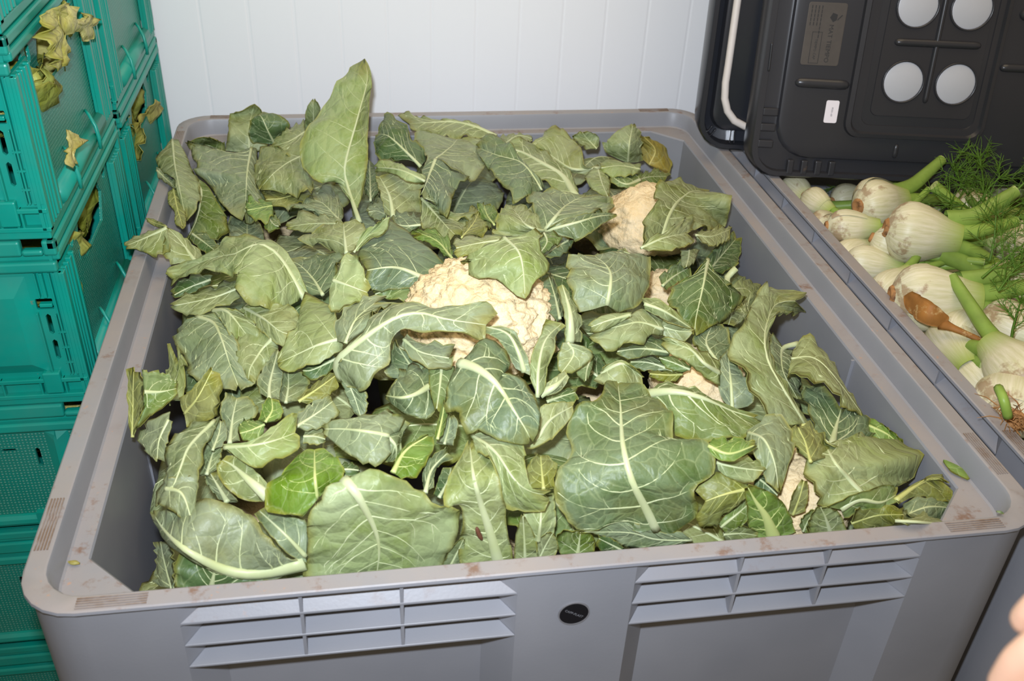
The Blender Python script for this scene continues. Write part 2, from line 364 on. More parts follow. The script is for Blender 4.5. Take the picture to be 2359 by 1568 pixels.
# ================================================================= the black covers leaning on the fennel bin
def rrect(x0, z0, x1, z1, r, y, n=6):
    P = []
    for cx, cz, a0 in ((x0 + r, z0 + r, math.pi), (x1 - r, z0 + r, 1.5 * math.pi), (x1 - r, z1 - r, 0), (x0 + r, z1 - r, .5 * math.pi)):
        for i in range(n + 1):
            a = a0 + i / n * math.pi / 2; P.append((cx + r * math.cos(a), y, cz + r * math.sin(a)))
    return P
def lid_root(name, O, yaw, lean, label):
    r = empty(name, O, label, 'bin cover', 'black bin covers')
    X = Vector((math.cos(yaw), math.sin(yaw), 0)); U = Vector((-lean * math.sin(yaw) / math.cos(yaw) * 1.0, lean, 1)); U = (U - X * U.dot(X)).normalized(); N = X.cross(U)   # N points to the viewer
    mw = Matrix((X, -N, U)).transposed(); r.rotation_euler = mw.to_euler(); return r
def bar(root, p, q, w, name='rib', mt=None, y0=.0, h=.007):
    m = MB(); p = Vector((p[0], y0, p[1])); q = Vector((q[0], y0, q[1])); d = (q - p).normalized(); s = Vector((-d.z, 0, d.x)); N = Vector((0, -1, 0)); n = 6; R = []
    for f, k in ((-.5, .0), (-.35, .55), (0, .9), (.6, 1), (1, 1)): R.append((p + d * (w * f * .8), k))
    for f, k in ((-1, 1), (-.6, 1), (0, .9), (.35, .55), (.5, 0)): R.append((q + d * (w * f * .8), k))
    rings = [[c + s * (w / 2 * max(k, .05) * math.cos(a)) + N * (h * k * math.sin(a)) for a in [math.pi * i / n for i in range(n + 1)]] for c, k in R]
    m.rings(rings, close=False); return m.obj(name, mt or M['lid'], root, smooth=True)
L1 = lid_root('bin_cover', (.487, .258, ZR + .003), math.radians(-9.9), .177, 'black moulded bin cover with four white discs and MAT TIEMPO label plate')
LW, LH = 1.2, .98
m = MB()
m.rings([rrect(.012, .004, LW - .012, LH - .004, .045, .060), rrect(.0, .0, LW, LH, .05, .055), rrect(.0, .0, LW, LH, .05, .006), rrect(.003, .003, LW - .003, LH - .003, .048, .0), rrect(.013, .010, LW - .013, LH - .010, .04, .0),
         rrect(.014, .012, LW - .014, LH - .012, .04, .010), rrect(.036, .030, LW - .036, LH - .030, .045, .010), rrect(.040, .034, LW - .040, LH - .034, .06, .009), rrect(.043, .036, LW - .043, LH - .036, .062, .004), rrect(.047, .040, LW - .047, LH - .040, .06, .003)], cap0=True, cap1=True)
auto_smooth(m.obj('shell', M['lid'], L1), 40)
def notch_row(root, pts, w, h, mt=M['lid']):
    for x, z in pts:
        m = MB(); m.box((x, -.001, z), (x + w, .012, z + h)); m.obj('edge_block', mt, root, bevel=.002)
notch_row(L1, [(.012, .050), (.0125, .078), (.013, .104)], .026, .013)
notch_row(L1, [(.068, .006), (.092, .006), (.116, .006), (.140, .006)], .011, .025)
for q in (.49, .72, .95): notch_row(L1, [(q, .006), (q + .024, .006), (q + .048, .006)], .011, .025)
for q in (.33, .56, .8): notch_row(L1, [(.013, q), (.013, q + .027), (.013, q + .054)], .026, .013)
for (a, b_, c, d) in ((.152, .074, .392, .53), (.502, .074, .742, .53), (.852, .074, 1.092, .53)):
    m = MB()
    m.rings([rrect(a, b_, c, d, .026, .004), rrect(a + .002, b_ + .002, c - .002, d - .002, .025, -.004), rrect(a + .010, b_ + .008, c - .008, d - .008, .02, -.005), rrect(a + .013, b_ + .011, c - .011, d - .011, .02, .001),
             rrect(a + .028, b_ + .022, c - .020, d - .020, .016, .001), rrect(a + .030, b_ + .024, c - .022, d - .022, .016, .006), rrect(a + .040, b_ + .037, c - .027, d - .034, .012, .0065), rrect(a + .042, b_ + .039, c - .029, d - .036, .012, .0015)], cap1=True)
    sp = auto_smooth(m.obj('stepped_panel', M['lid'], L1), 40)
    bar(L1, (a + .065, .233), (c - .042, .233), .013, y0=.0015); bar(L1, (a + .130, .140), (a + .130, .47), .009, y0=.0015, h=.005)
    for ix in (.087, .175):
        for z in (.170, .290, .41):
            n = 36; m = MB(); cx = a + ix
            m.rings([[(cx + r * math.cos(2 * math.pi * i / n), y, z + r * math.sin(2 * math.pi * i / n)) for i in range(n)] for r, y in ((.0355, .0015), (.0352, -.0018), (.0336, -.0022), (.0322, -.0006), (.0322, .0012))])
            rg = m.obj('disc_collar', M['lid'], L1, smooth=True)
            m = MB(); m.rings([[(cx + r * math.cos(2 * math.pi * i / n), y, z + r * math.sin(2 * math.pi * i / n)) for i in range(n)] for r, y in ((.0323, .0008), (.0300, -.0003), (.0005, -.0005))], cap1=True)
            tag(m.obj('white_disc', M['white_cap'], L1, smooth=True), 'round greyish white disc')
bar(L1, (.066, .161), (.145, .160), .0165, y0=.003); bar(L1, (.25, .063), (.25, .045), .009, y0=.003, h=.004)
bar(L1, (.011, .222), (.012, .178), .004, name='clip', y0=.0, h=.003)
bar(L1, (.400, .20), (.46, .20), .014, y0=.003); bar(L1, (.415, .285), (.44, .285), .022, y0=.003, h=.010)
for x in (.447, .473): bar(L1, (x, .012), (x, .018), .017, name='stud', y0=.002, h=.011)
m = MB(); m.rings([rrect(.063, .190, .126, .289, .004, .0032, 3), rrect(.063, .190, .126, .289, .004, .0018, 3), rrect(.064, .191, .125, .288, .004, .0016, 3)], cap1=True)
lp = tag(m.obj('label_plate', M['lid_label'], L1), 'grey-brown printed label plate reading MAT TIEMPO')
def lid_text(s, size, x, z, par, mt, align='CENTER'):   # letters run downwards
    mw = Matrix.Translation((x, .0014, z)) @ Matrix.Rotation(math.pi / 2, 4, 'X') @ Matrix.Rotation(-math.pi / 2, 4, 'Z'); text('lettering', s, size, mw, mt, par, align)
lid_text('MAT TIEMPO', .0105, .1045, .225, lp, M['lid_text']); lid_text('TIEMPO CAP', .0058, .0835, .2155, lp, M['lid_text'])
for i in range(4):
    m = MB()
    for j in range(5 if i < 3 else 8):
        z = .284 - j * .0065; m.box((.0685 + i * .0055, .0012, z - .0052), (.0698 + i * .0055, .0016, z))
    m.obj('small_print', M['lid_text'], lp)
m = MB(); 
for a, b_ in (((.0755, .193), (.0762, .243)), ((.0912, .193), (.0919, .243)), ((.0755, .193), (.0919, .1936)), ((.0755, .2424), (.0919, .243))): m.box((a[0], .0012, a[1]), (b_[0], .0016, b_[1]))
m.obj('printed_frame', M['lid_text'], lp)
m = MB(); m.add([(.104, .0013, .2735), (.112, .0013, .271), (.1115, .0013, .2625), (.106, .0013, .259), (.100, .0013, .266), (.1125, .0013, .2612), (.1205, .0013, .2700), (.1190, .0013, .2708), (.1128, .0013, .2640)], [(0, 1, 2, 3, 4), (5, 6, 7, 8)])
m.obj('emblem', M['lid_text'], lp)
m = MB(); m.rings([rrect(.118, .0965, .140, .134, .003, .0032, 3), rrect(.118, .0965, .140, .134, .003, .0026, 3)], cap1=True); st = tag(m.obj('sticker', M['sticker'], L1), 'small white rectangular sticker')
mw = Matrix.Translation((.1295, .00245, .115)) @ Matrix.Rotation(math.pi / 2, 4, 'X') @ Matrix.Rotation(-math.pi / 2, 4, 'Z'); text('lettering', 'M101-60', .0042, mw, M['ink'], st)

L2 = lid_root('bin_cover', (.434, .385, ZR + .003), math.radians(-12), .13, 'glossy black bin cover with white tube, standing behind the labelled one')
m = MB()
m.rings([rrect(.006, .004, LW - .006, LH - .004, .05, .060), rrect(.0, .0, LW, LH, .055, .055), rrect(.0, .0, LW, LH, .055, .004), rrect(.003, .003, LW - .003, LH - .003, .052, .0), rrect(.011, .010, LW - .011, LH - .010, .045, .0), rrect(.014, .013, LW - .014, LH - .013, .043, .022),
         rrect(.023, .030, LW - .023, LH - .030, .034, .026), rrect(.027, .034, LW - .027, LH - .034, .032, .013), rrect(.030, .037, LW - .030, LH - .037, .03, .012)], cap0=True, cap1=True)
auto_smooth(m.obj('shell', M['lid_gloss'], L2), 40)
pts = [(.041, 0, .95 - .1 * i) for i in range(0, 9)] + [(.0405, 0, .12), (.043, 0, .092), (.051, 0, .070), (.066, 0, .053), (.086, 0, .044), (.12, 0, .041), (.25, 0, .040), (.6, 0, .040), (1.1, 0, .040)]
m = MB(); m.tube([(x, .006, z) for x, y, z in pts], .0068, 10); tag(m.obj('tube', M['white_tube'], L2, smooth=True), 'off-white tube along the inner edge')
for x in (.062, .070, .094, .102): 
    m = MB(); m.box((x, .006, .012), (x + .002, .024, .034)); m.obj('web', M['lid_gloss'], L2)
for q in ((.020, .022), (.027, .016)): bar(L2, (q[0], q[1]), (q[0] + .010, q[1] + .016), .0035, name='web', mt=M['lid_gloss'], y0=.022, h=.004)

# ================================================================= green folding crates
def holed(m, T, a0, a1, z0, z1, d, t, holes=()):
    """panel from a0..a1, z0..z1 at depth d with thickness t; octagonal holes (x0,z0,x1,z1,chamfer)"""
    A = sorted({a0, a1, *[h[0] for h in holes], *[h[2] for h in holes]}); Z = sorted({z0, z1, *[h[1] for h in holes], *[h[3] for h in holes]})
    for i in range(len(A) - 1):
        for j in range(len(Z) - 1):
            am, zm = (A[i] + A[i + 1]) / 2, (Z[j] + Z[j + 1]) / 2
            if any(h[0] < am < h[2] and h[1] < zm < h[3] for h in holes): continue
            bx(m, T, A[i], A[i + 1], Z[j], Z[j + 1], d, d + t)
    for h in holes:
        c = h[4]
        for (ax, az, sx, sz) in ((h[0], h[1], 1, 1), (h[2], h[1], -1, 1), (h[0], h[3], 1, -1), (h[2], h[3], -1, -1)):
            cz = c if len(h) < 6 else h[5]
            vs = [T(p, dd, q) for dd in (d, d + t) for p, q in ((ax, az), (ax + sx * c, az), (ax, az + sz * cz))]
            m.add(vs, [(0, 1, 2), (5, 4, 3), (0, 3, 4, 1), (1, 4, 5, 2), (2, 5, 3, 0)])
def bx(m, T, a0, a1, z0, z1, d0, d1):
    vs = [T(a0, d0, z0), T(a1, d0, z0), T(a1, d1, z0), T(a0, d1, z0), T(a0, d0, z1), T(a1, d0, z1), T(a1, d1, z1), T(a0, d1, z1)]
    m.add(vs, [(0, 3, 2, 1), (4, 5, 6, 7), (0, 1, 5, 4), (1, 2, 6, 5), (2, 3, 7, 6), (3, 0, 4, 7)])
CW, CL, CH = .405, .60, .240
def crate_face(root, T, L, kind):
    m = MB()                                                   # top rail with two rounded bars and stacking notches
    nts = ((.018, .034, L) if kind != 'side' else None)
    if nts:
        bx(m, T, 0, .016, CH - .022, CH - .002, 0, .012); bx(m, T, .040, L - .040, CH - .022, CH - .002, 0, .012); bx(m, T, L - .016, L, CH - .022, CH - .002, 0, .012); bx(m, T, .016, .040, CH - .022, CH - .014, 0, .012); bx(m, T, L - .040, L - .016, CH - .022, CH - .014, 0, .012)
    else: bx(m, T, 0, L, CH - .015, CH - .002, 0, .012)
    m.obj('top_rail', M['crate'], root, bevel=.003)
    lo, hi = (CH - .030, CH - .018) if kind == 'side' else (CH - .044, CH - .030); m = MB(); bx(m, T, .004, L - .004, lo, hi, -.001, .010); m.obj('lower_rail', M['crate'], root, bevel=.003)
    m = MB(); bx(m, T, .004, L - .004, CH - .031, CH - .021, .008, .012); m.obj('rail_back', M['crate'], root)
    if kind == 'side':
        m = MB(); holed(m, T, .072, L - .072, .030, CH - .030, .010, .004, [(.118, .138, L - .118, .2095, .03, .045), (.086, .180, .104, .204, .006), (L - .104, .180, L - .086, .204, .006), (.115, .150, .122, .168, .002), (L - .122, .150, L - .115, .168, .002)])
        m.obj('dimpled_panel', M['crate_dot'], root)
        for a in (0, L - .072):
            m = MB(); holed(m, T, a, a + .072, .012, CH - .044, .005, .004, [((a + .064 if a == 0 else a + .004), .055, (a + .068 if a == 0 else a + .008), .092, .001), ((a + .064 if a == 0 else a + .004), .110, (a + .068 if a == 0 else a + .008), .145, .001)]); m.obj('corner_post', M['crate'], root)
            for q, w in ((.002, .010), (.017, .005), (.028, .004), (.040, .008), (.054, .006)):
                m = MB(); bx(m, T, a + q, a + q + w, .014, CH - .046, -.001, .006); m.obj('post_rib', M['crate'], root, bevel=.001)
            for zz in (.05, .10, .15):
                m = MB(); m.add([T(a + .040, -.0005, zz), T(a + .060, .006, zz), T(a + .060, .006, zz + .012), T(a + .040, .006, zz), T(a + .062, .0045, zz + .012)], [(0, 1, 2), (0, 3, 2), (0, 1, 3)]); m.obj('gusset', M['crate'], root)
        m = MB(); m.tube([T(.075, .008, .022), T(L - .075, .008, .022)], .0125, 10); m.obj('hinge_bar', M['crate'], root, smooth=True)
        for a in (.13, .262):
            m = MB(); pts = [T(a + .002, -.0060, .006), T(a + .002, -.0062, .022), T(a + .004, -.0040, .038), T(a + .010, .003, .052), T(a + .018, .009, .056)]
            m.tube(pts, [.0028, .0032, .0028, .0024, .0022], 6); m.obj('hook_clip', M['crate'], root, smooth=True)
    elif kind == 'pillow':
        m = MB(); holed(m, T, .0, L, .040, CH - .044, .007, .004, [(.021, .141, .041, .156, .001), (.0275, .104, .0335, .134, .0028), (.0275, .066, .0335, .096, .0028), (.090, .070, .097, .106, .003), (.135, .070, .142, .106, .003), (.18, .07, .187, .106, .003)]); m.obj('side_panel', M['crate'], root)
        m = MB(); bx(m, T, .021, .036, .146, .151, .002, .010); m.obj('latch', M['crate'], root, bevel=.001)
        for q, w, z0, z1 in ((.002, .005, .045, CH - .046), (.0095, .003, .045, CH - .046), (.0155, .002, .045, CH - .046), (.019, .0015, .045, .135), (.024, .004, .160, CH - .046), (.032, .002, .160, CH - .046), (.040, .002, .05, .138)):
            m = MB(); bx(m, T, q, q + w, z0, z1, .001, .008); m.obj('post_rib', M['crate'], root, bevel=.0006)
        for zz in (.062, .085, .108):
            m = MB(); bx(m, T, .006, .022, zz, zz + .0025, .002, .008); m.obj('cross_rib', M['crate'], root)
        m = MB(); m.rings([[T(a, d, z) for a, z in ((x0, z0), (x1, z0), (x1, z1), (x0, z1))] for x0, z0, x1, z1, d in ((.046, .048, .30, CH - .052, .007), (.062, .064, .29, CH - .078, -.0005))], cap1=True)
        m.obj('raised_panel', M['crate'], root, bevel=.004)
        m = MB(); bx(m, T, 0, L, .010, .016, 0, .012); bx(m, T, 0, L, .034, .040, 0, .012); bx(m, T, 0, L, .010, .040, .009, .012)
        for q in (.0, .028, .034, .052, .058, .104): bx(m, T, q, q + .003, .010, .040, .001, .012)
        m.obj('base_rail', M['crate'], root, bevel=.001)
        m = MB(); bx(m, T, .032, .054, .018, .050, -.002, .008); m.obj('hinge', M['crate'], root, bevel=.002)
    else:
        m = MB(); holed(m, T, 0, L, .045, CH - .044, .009, .004, [(.086, .130, .092, .162, .0025), (.115, .158, .135, .163, .002), (.070, .085, .076, .110, .0025), (.16, .13, .166, .162, .0025)]); m.obj('dimpled_panel', M['crate_dot'], root)
        m = MB(); m.rings([[T(a, d, z) for a, z in pp] for pp, d in ((((.044, .05), (.075, .05), (.075, .19), (.060, .196), (.044, .19)), .009), (((.056, .06), (.064, .06), (.062, .18), (.060, .188), (.058, .18)), .001))], cap1=True); m.obj('panel_fold', M['crate'], root)
        m = MB(); m.tube([T(0, .010, .036), T(.10, .010, .036)], .011, 10); bx(m, T, .10, .112, .022, .052, .0, .012); m.tube([T(.112, .010, .036), T(L, .010, .036)], .010, 10); m.obj('hinge_bar', M['crate'], root, smooth=False)
        m = MB(); bx(m, T, 0, L, .006, .018, 0, .012); m.obj('base_rail', M['crate'], root, bevel=.002)
def make_crate(x, y, z, kind, label):
    r = empty('folding_crate', (x, y, z), label, 'crate', 'stacked green crates')
    crate_face(r, lambda a, d, zz: (-d, a, zz), CW, 'side'); crate_face(r, lambda a, d, zz: (-a, d, zz), CL, kind)
    crate_face_plain(r); return r
def crate_face_plain(r):
    m = MB(); m.box((-CL, CW - .012, .03), (0, CW - .004, CH - .004)); m.obj('rear_panel', M['crate'], r)
    m = MB(); m.box((-CL + .004, 0, .03), (-CL + .012, CW, CH - .004)); m.obj('far_panel', M['crate'], r)
    m = MB(); m.box((-CL, .002, 0), (-.002, CW - .002, .012)); m.obj('base', M['crate'], r, bevel=.002)
XS, YA, YB = -.54, -.127, .300
names = ['lowest', 'second lowest', 'middle', 'second highest', 'topmost']
A_lab = ['green folding crate at the bottom of the near stack, left of the bin', 'green folding crate with dimpled front, second from bottom of the near stack', 'green folding crate with dimpled front, third from bottom of the near stack',
         'green folding crate with raised ribbed front and open handle hole, just above bin rim height', 'green folding crate at top left with lettuce leaves hanging from its handle hole', 'green folding crate on top of the near stack, cut by the picture edge']
B_lab = ['green folding crate at the bottom of the stack nearest the wall', 'green folding crate second from bottom of the stack nearest the wall', 'green folding crate third from bottom of the stack nearest the wall',
         'green dimpled folding crate beside the back left bin corner', 'green folding crate with dark hooks in the stack nearest the wall, at the top edge', 'green folding crate on top of the stack nearest the wall']
crates = []
proto = {}
def copy_tree(o, parent=None):
    c = o.copy(); COL.objects.link(c); c.parent = parent
    for ch in list(o.children): copy_tree(ch, c)
    return c
for i in range(6):
    for st, (yy, labs) in enumerate(((YA, A_lab), (YB, B_lab))):
        kind = 'pillow' if (i >= 3 or st == 1) else 'dot'
        if kind in proto:
            r = copy_tree(proto[kind]); r['label'] = labs[i]; r.location = (XS, yy, i * .24)
        else: r = proto[kind] = make_crate(XS, yy, i * .24, kind, labs[i])
        crates.append((r, st, i))
# ================================================================= leaf engine
def zbase(x, y):
    c = math.exp(-(((x + .05) / .30) ** 2 + ((y + .15) / .32) ** 2))
    return ZR - .045 + .055 * c - .05 * min(1, max(0, (x - .27) / .16)) - .02 * min(1, max(0, (-x - .36) / .08)) * min(1, max(0, (.05 - y) / .2))
def lift(u, v, h):
    z = ZR
    for _ in range(14):
        p = hit(u, v, 2, z); z = zbase(min(.5, max(-.5, p[0])), min(.6, max(-.6, p[1]))) + h
    p = hit(u, v, 2, z)
    if p[1] < -.540 and u < 2050: p = hit(u, v, 1, -.540)
    for ax, lim, sgn in ((0, .449, -1), (0, .449, 1), (1, .549, 1), (1, .549, -1)):
        if p[ax] * sgn > lim and p[2] < ZR + .004:
            q = hit(u, v, ax, sgn * lim)
            p = q if q[2] < ZR - .034 else hit(u, v, 2, ZR + .006)
    return p
def spline(P, n):
    P = np.asarray(P, float)
    if len(P) == 2: return P[0] + (P[1] - P[0]) * np.linspace(0, 1, n)[:, None]
    E = np.vstack([2 * P[0] - P[1], P, 2 * P[-1] - P[-2]]); out = []
    for i in range(1, len(E) - 2):
        for t in np.linspace(0, 1, 13)[:-1]:
            a, b, c, d = E[i - 1], E[i], E[i + 1], E[i + 2]
            out.append(.5 * ((2 * b) + (c - a) * t + (2 * a - 5 * b + 4 * c - d) * t * t + (3 * b - a - 3 * c + d) * t ** 3))
    out.append(P[-1]); out = np.array(out); s = np.r_[0, np.cumsum(np.linalg.norm(np.diff(out, axis=0), axis=1))]
    q = np.linspace(0, s[-1], n); return np.stack([np.interp(q, s, out[:, k]) for k in range(3)], 1)
def unit(a): return a / np.maximum(np.linalg.norm(a, axis=-1, keepdims=True), 1e-9)
def cut_start(M, f):
    n = len(M); i = int(f * (n - 1)); return M[i:]
TONES = {'p': (145, 156, 104), 'e': (150, 165, 107), 'g': (133, 146, 108), 'd': (87, 110, 63), 'u': (108, 125, 89), 'b': (108, 139, 48), 'o': (131, 136, 70), 'y': (156, 142, 58), 'm': (114, 134, 74), 'k': (102, 119, 74)}
VT = (196, 203, 160)
def sheet(patches, rnd, bulge=.045, ruff=1.0, veins=True, wr=1.0, rb=.0045, pet=0.0, dens=1.0):
    """patches: list of (mid, left, right) 3-D polylines, base to tip -> blade mesh data, vein mesh"""
    V, Fc, UV, ED, MI = [], [], [], [], []; vm = MB()
    for pi, (mid, L, R) in enumerate(patches):
        mid = np.asarray(mid, float); full = spline(mid, 60); ln = np.linalg.norm(np.diff(full, axis=0), axis=1).sum()
        Mb = cut_start(full, pet if pi == 0 else 0)
        nu = int(min(44, max(14, ln / .006 * dens))) + 1
        if L is None or R is None:                      # half folded away: hang it underneath
            S = spline(L if R is None else R, 40); Mi = spline(Mb, 40); D = S - Mi
            hid = Mi - D * .25 + np.array([0, .02, -1.0]) * np.linalg.norm(D, axis=1, keepdims=True) * .55
            if L is None: L = hid
            else: R = hid
        Ms, Ls, Rs = spline(Mb[::4] if len(Mb) > 20 else Mb, nu), spline(L, nu), spline(R, nu)
        wmax = max(np.linalg.norm(Ls - Ms, axis=1).max(), np.linalg.norm(Rs - Ms, axis=1).max())
        nv = int(min(13, max(4, wmax / .007 * dens)))
        T = unit(np.gradient(Ms, axis=0)); N = unit(np.cross(T, Rs - Ls)); vw = unit(CAMP - Ms)
        flip = (N * vw).sum() < 0
        if flip: N = -N
        for k in range(3): N[:, k] = np.convolve(np.pad(N[:, k], 3, 'edge'), np.ones(7) / 7, 'valid')
        N = unit(N); G = np.zeros((nu, 2 * nv + 1, 3)); vv = np.linspace(-1, 1, 2 * nv + 1); seed = Vector((rnd.uniform(0, 50), rnd.uniform(0, 50), rnd.uniform(0, 50)))
        ph = [rnd.uniform(0, 6.28) for _ in range(4)]; fr = [rnd.uniform(2.5, 4.5), rnd.uniform(6, 10)]
        arc = np.r_[0, np.cumsum(np.linalg.norm(np.diff(Ms, axis=0), axis=1))]; metric = np.zeros((nu, 2 * nv + 1, 2))
        bl, br = bulge * rnd.uniform(.3, 1.5), bulge * rnd.uniform(.3, 1.5)
        for i in range(nu):
            t = i / (nu - 1)
            for j, v in enumerate(vv):
                E = Ls if v < 0 else Rs; a = abs(v); w = E[i] - Ms[i]; wl = np.linalg.norm(w)
                jag = 1.0
                if a == 1: jag = 1 + .05 * noise.noise(Vector((t * 8, v * 3, 0)) + seed) - .05 * abs(noise.noise(Vector((t * 26, v * 3, 0)) + seed)) - rnd.uniform(0, .016)
                p = Ms[i] + w * a * jag + N[i] * ((bl if v < 0 else br) * wl * math.sin(math.pi * a * .9))
                q = Vector(p); amp = wr * (.0045 * min(1, wl / .04))
                dsp = amp * noise.noise(q * 22 + seed) * (.35 + a) + amp * 1.1 * (abs(noise.noise(q * 13 + seed)) - .2) * a + amp * .5 * noise.noise(q * 60 + seed) * (.2 + a)
                s = 0 if v < 0 else 2
                dsp += ruff * .0075 * min(1, wl / .05) * a ** 2.5 * (math.sin(fr[0] * 6.28 * t + ph[s]) * .6 + math.sin(fr[1] * 6.28 * t + ph[s + 1]) * .4)
                G[i, j] = p + N[i] * dsp; metric[i, j] = (arc[i], v * wl)
        dU = np.gradient(G, axis=0); dV = np.gradient(G, axis=1); NN = np.cross(dU, dV); NN = unit(NN)
        if (NN * N[:, None, :]).sum() < 0: NN = -NN; flipf = True
        else: flipf = False
        th = .0007; n0 = len(V); nc = 2 * nv + 1; K = nu * nc
        top = (G + NN * th).reshape(-1, 3); bot = (G - NN * th).reshape(-1, 3); V.extend(top.tolist()); V.extend(bot.tolist())
        uvm = metric.reshape(-1, 2) + np.array([pi * .7, 0]); UV.extend(uvm.tolist() * 2)
        ed = np.tile(np.abs(vv), (nu, 1)); tt = np.linspace(0, 1, nu)[:, None]; ed = np.maximum(ed, tt * .99).ravel(); ED.extend(ed.tolist() * 2)
        for i in range(nu - 1):
            for j in range(nc - 1):
                a, b, c, d = i * nc + j, i * nc + j + 1, (i + 1) * nc + j + 1, (i + 1) * nc + j
                f1, f2 = ((a, d, c, b), (a, b, c, d)) if not flipf else ((a, b, c, d), (a, d, c, b))
                # f wound so that it faces +NN on top
                if np.dot(np.cross(G[i + 1, j] - G[i, j], G[i, j + 1] - G[i, j]), NN[i, j]) > 0: f1, f2 = (a, d, c, b), (a, b, c, d)
                else: f1, f2 = (a, b, c, d), (a, d, c, b)
                Fc.append(tuple(n0 + x for x in f1)); MI.append(0); Fc.append(tuple(n0 + K + x for x in f2)); MI.append(1)
        bd = [j for j in range(nc)] + [i * nc + nc - 1 for i in range(1, nu)] + [(nu - 1) * nc + j for j in range(nc - 2, -1, -1)] + [i * nc for i in range(nu - 2, 0, -1)]
        for x, y in zip(bd, bd[1:] + bd[:1]): Fc.append((n0 + x, n0 + y, n0 + K + y, n0 + K + x)); MI.append(0)
        if veins:
            def S(t, v):
                x = min(.9999, max(0, t)) * (nu - 1); y = (min(.9999, max(-1, v)) + 1) * nv; i, j = int(x), int(y); fx, fy = x - i, y - j
                i2, j2 = min(i + 1, nu - 1), min(j + 1, nc - 1)
                g = lambda Q: (Q[i, j] * (1 - fx) + Q[i2, j] * fx) * (1 - fy) + (Q[i, j2] * (1 - fx) + Q[i2, j2] * fx) * fy
                return g(G), unit(g(NN))
            def tube(path, r0, r1, n=4, lift_=.0):
                pn = [S(*q) for q in path]; P = np.array([x[0] for x in pn]); Nn = np.array([x[1] for x in pn]); tg = unit(np.gradient(P, axis=0)) if len(P) > 1 else None
                sd = unit(np.cross(tg, Nn)); rings = []
                for i in range(len(P)):
                    r = r0 + (r1 - r0) * i / (len(P) - 1); rings.append([P[i] + sd[i] * (r * math.cos(a)) + Nn[i] * ((r * .5 + th) * math.sin(a)) for a in [2 * math.pi * k / n for k in range(n)]])
                vm.rings(rings)
            # midrib, petiole included
            R0 = rb * (.62 if rb < .0075 else .8); pts = full[::3]; m_ = len(pts); sd0 = None; rings = []; NI = [N[min(nu - 1, int(max(0, (i / (m_ - 1) - (pet if pi == 0 else 0)) / (1 - (pet if pi == 0 else 0))) * (nu - 1)))] for i in range(m_)]
            tg = unit(np.gradient(pts, axis=0))
            for i in range(m_):
                f = i / (m_ - 1); r = R0 * .82 * (1 - f) ** 1.3 + .0006; fb = max(0, (f - (pet if pi == 0 else 0)) / (1 - (pet if pi == 0 else 0)))
                c = S(fb, 0)[0] if f >= (pet if pi == 0 else 0) else pts[i]
                s_ = unit(np.cross(tg[i], NI[i])); nn = unit(np.cross(s_, tg[i]))
                rings.append([c + s_ * (r * math.cos(a)) + nn * ((r * .6 + th) * math.sin(a)) for a in [2 * math.pi * k / 8 for k in range(8)]])
            vm.rings(rings, cap0=True, cap1=True)
            for sgn in (-1, 1):
                E = Ls if sgn < 0 else Rs; wmean = np.linalg.norm(E - Ms, axis=1)
                nl = min(8, max(3, int(round(ln / .024)))); stg = rnd.uniform(.2, .6)
                lb = max(.03, np.linalg.norm(np.diff(Ms, axis=0), axis=1).sum())
                for k in range(nl):
                    t0 = (k + stg + rnd.uniform(-.15, .15)) / nl * .88; wl = float(np.interp(min(1, t0 + .1), np.linspace(0, 1, nu), wmean))
                    if wl < .010: continue
                    ang = math.radians(rnd.uniform(46, 66)); adv = min(wl / math.tan(ang) / lb, .97 - t0); vend = rnd.uniform(.80, .95); cv = rnd.uniform(-.1, .75); n = 9; wb = rnd.uniform(-.025, .025)
                    if adv < .02: continue
                    rw = (min(R0, .007) * .23 + .0006) * rnd.uniform(.8, 1.15) * (1 - .5 * t0)
                    path = [(t0 + adv * ((1 - cv) * (s / n) + cv * (s / n) ** 2) + wb * math.sin(math.pi * s / n * 1.5), sgn * vend * (s / n) ** .95) for s in range(n + 1)]
                    tube(path, rw, rw * .25)
                    for s0, dirn in ((rnd.randint(3, 4), rnd.choice((-1, 1))), (rnd.randint(5, 6), rnd.choice((-1, 1))), (7, 1)):
                        if rnd.random() < .25: continue
                        t1, v1 = path[s0]; th2 = ang + math.radians(rnd.uniform(28, 48)) * -dirn; Ls_ = wl * rnd.uniform(.22, .42); bend = rnd.uniform(-.4, .4)
                        sub = [(t1 + Ls_ * q * math.cos(th2 + bend * q) / lb, v1 + sgn * Ls_ * q * math.sin(th2 + bend * q) / wl) for q in (0, .25, .5, .75, 1.0)]
                        sub = [q for q in sub if abs(q[1]) < .97 and 0.01 < q[0] < .98]
                        if len(sub) > 2: tube(sub, rw * .45, rw * .15)
    return V, Fc, UV, ED, MI, vm
def add_leaf(patches, tone, parent, rnd, name='leaf', vt=VT, label=None, **kw):
    veins = kw.get('veins', True)
    V, Fc, UV, ED, MI, vm = sheet(patches, rnd, **kw)
    o = new_obj(name, V, Fc, [M['leaf'], M['leaf_back']], None, True, UV, ED, MI)
    c = lin(TONES[tone]) if isinstance(tone, str) else lin(tone); j = rnd.uniform(.92, 1.08); o.color = (min(1, c[0] * j * rnd.uniform(.96, 1.05)), min(1, c[1] * j), min(1, c[2] * j * rnd.uniform(.92, 1.06)), 1)
    place_child(o, parent)
    if label: o['label'] = label
    if veins and vm.v:
        r = new_obj('veins', vm.v, vm.f, M['rib'], None, True); r.color = (*lin(vt), 1); r.parent = o; r.matrix_parent_inverse = parent_mat(o).inverted()
    return o
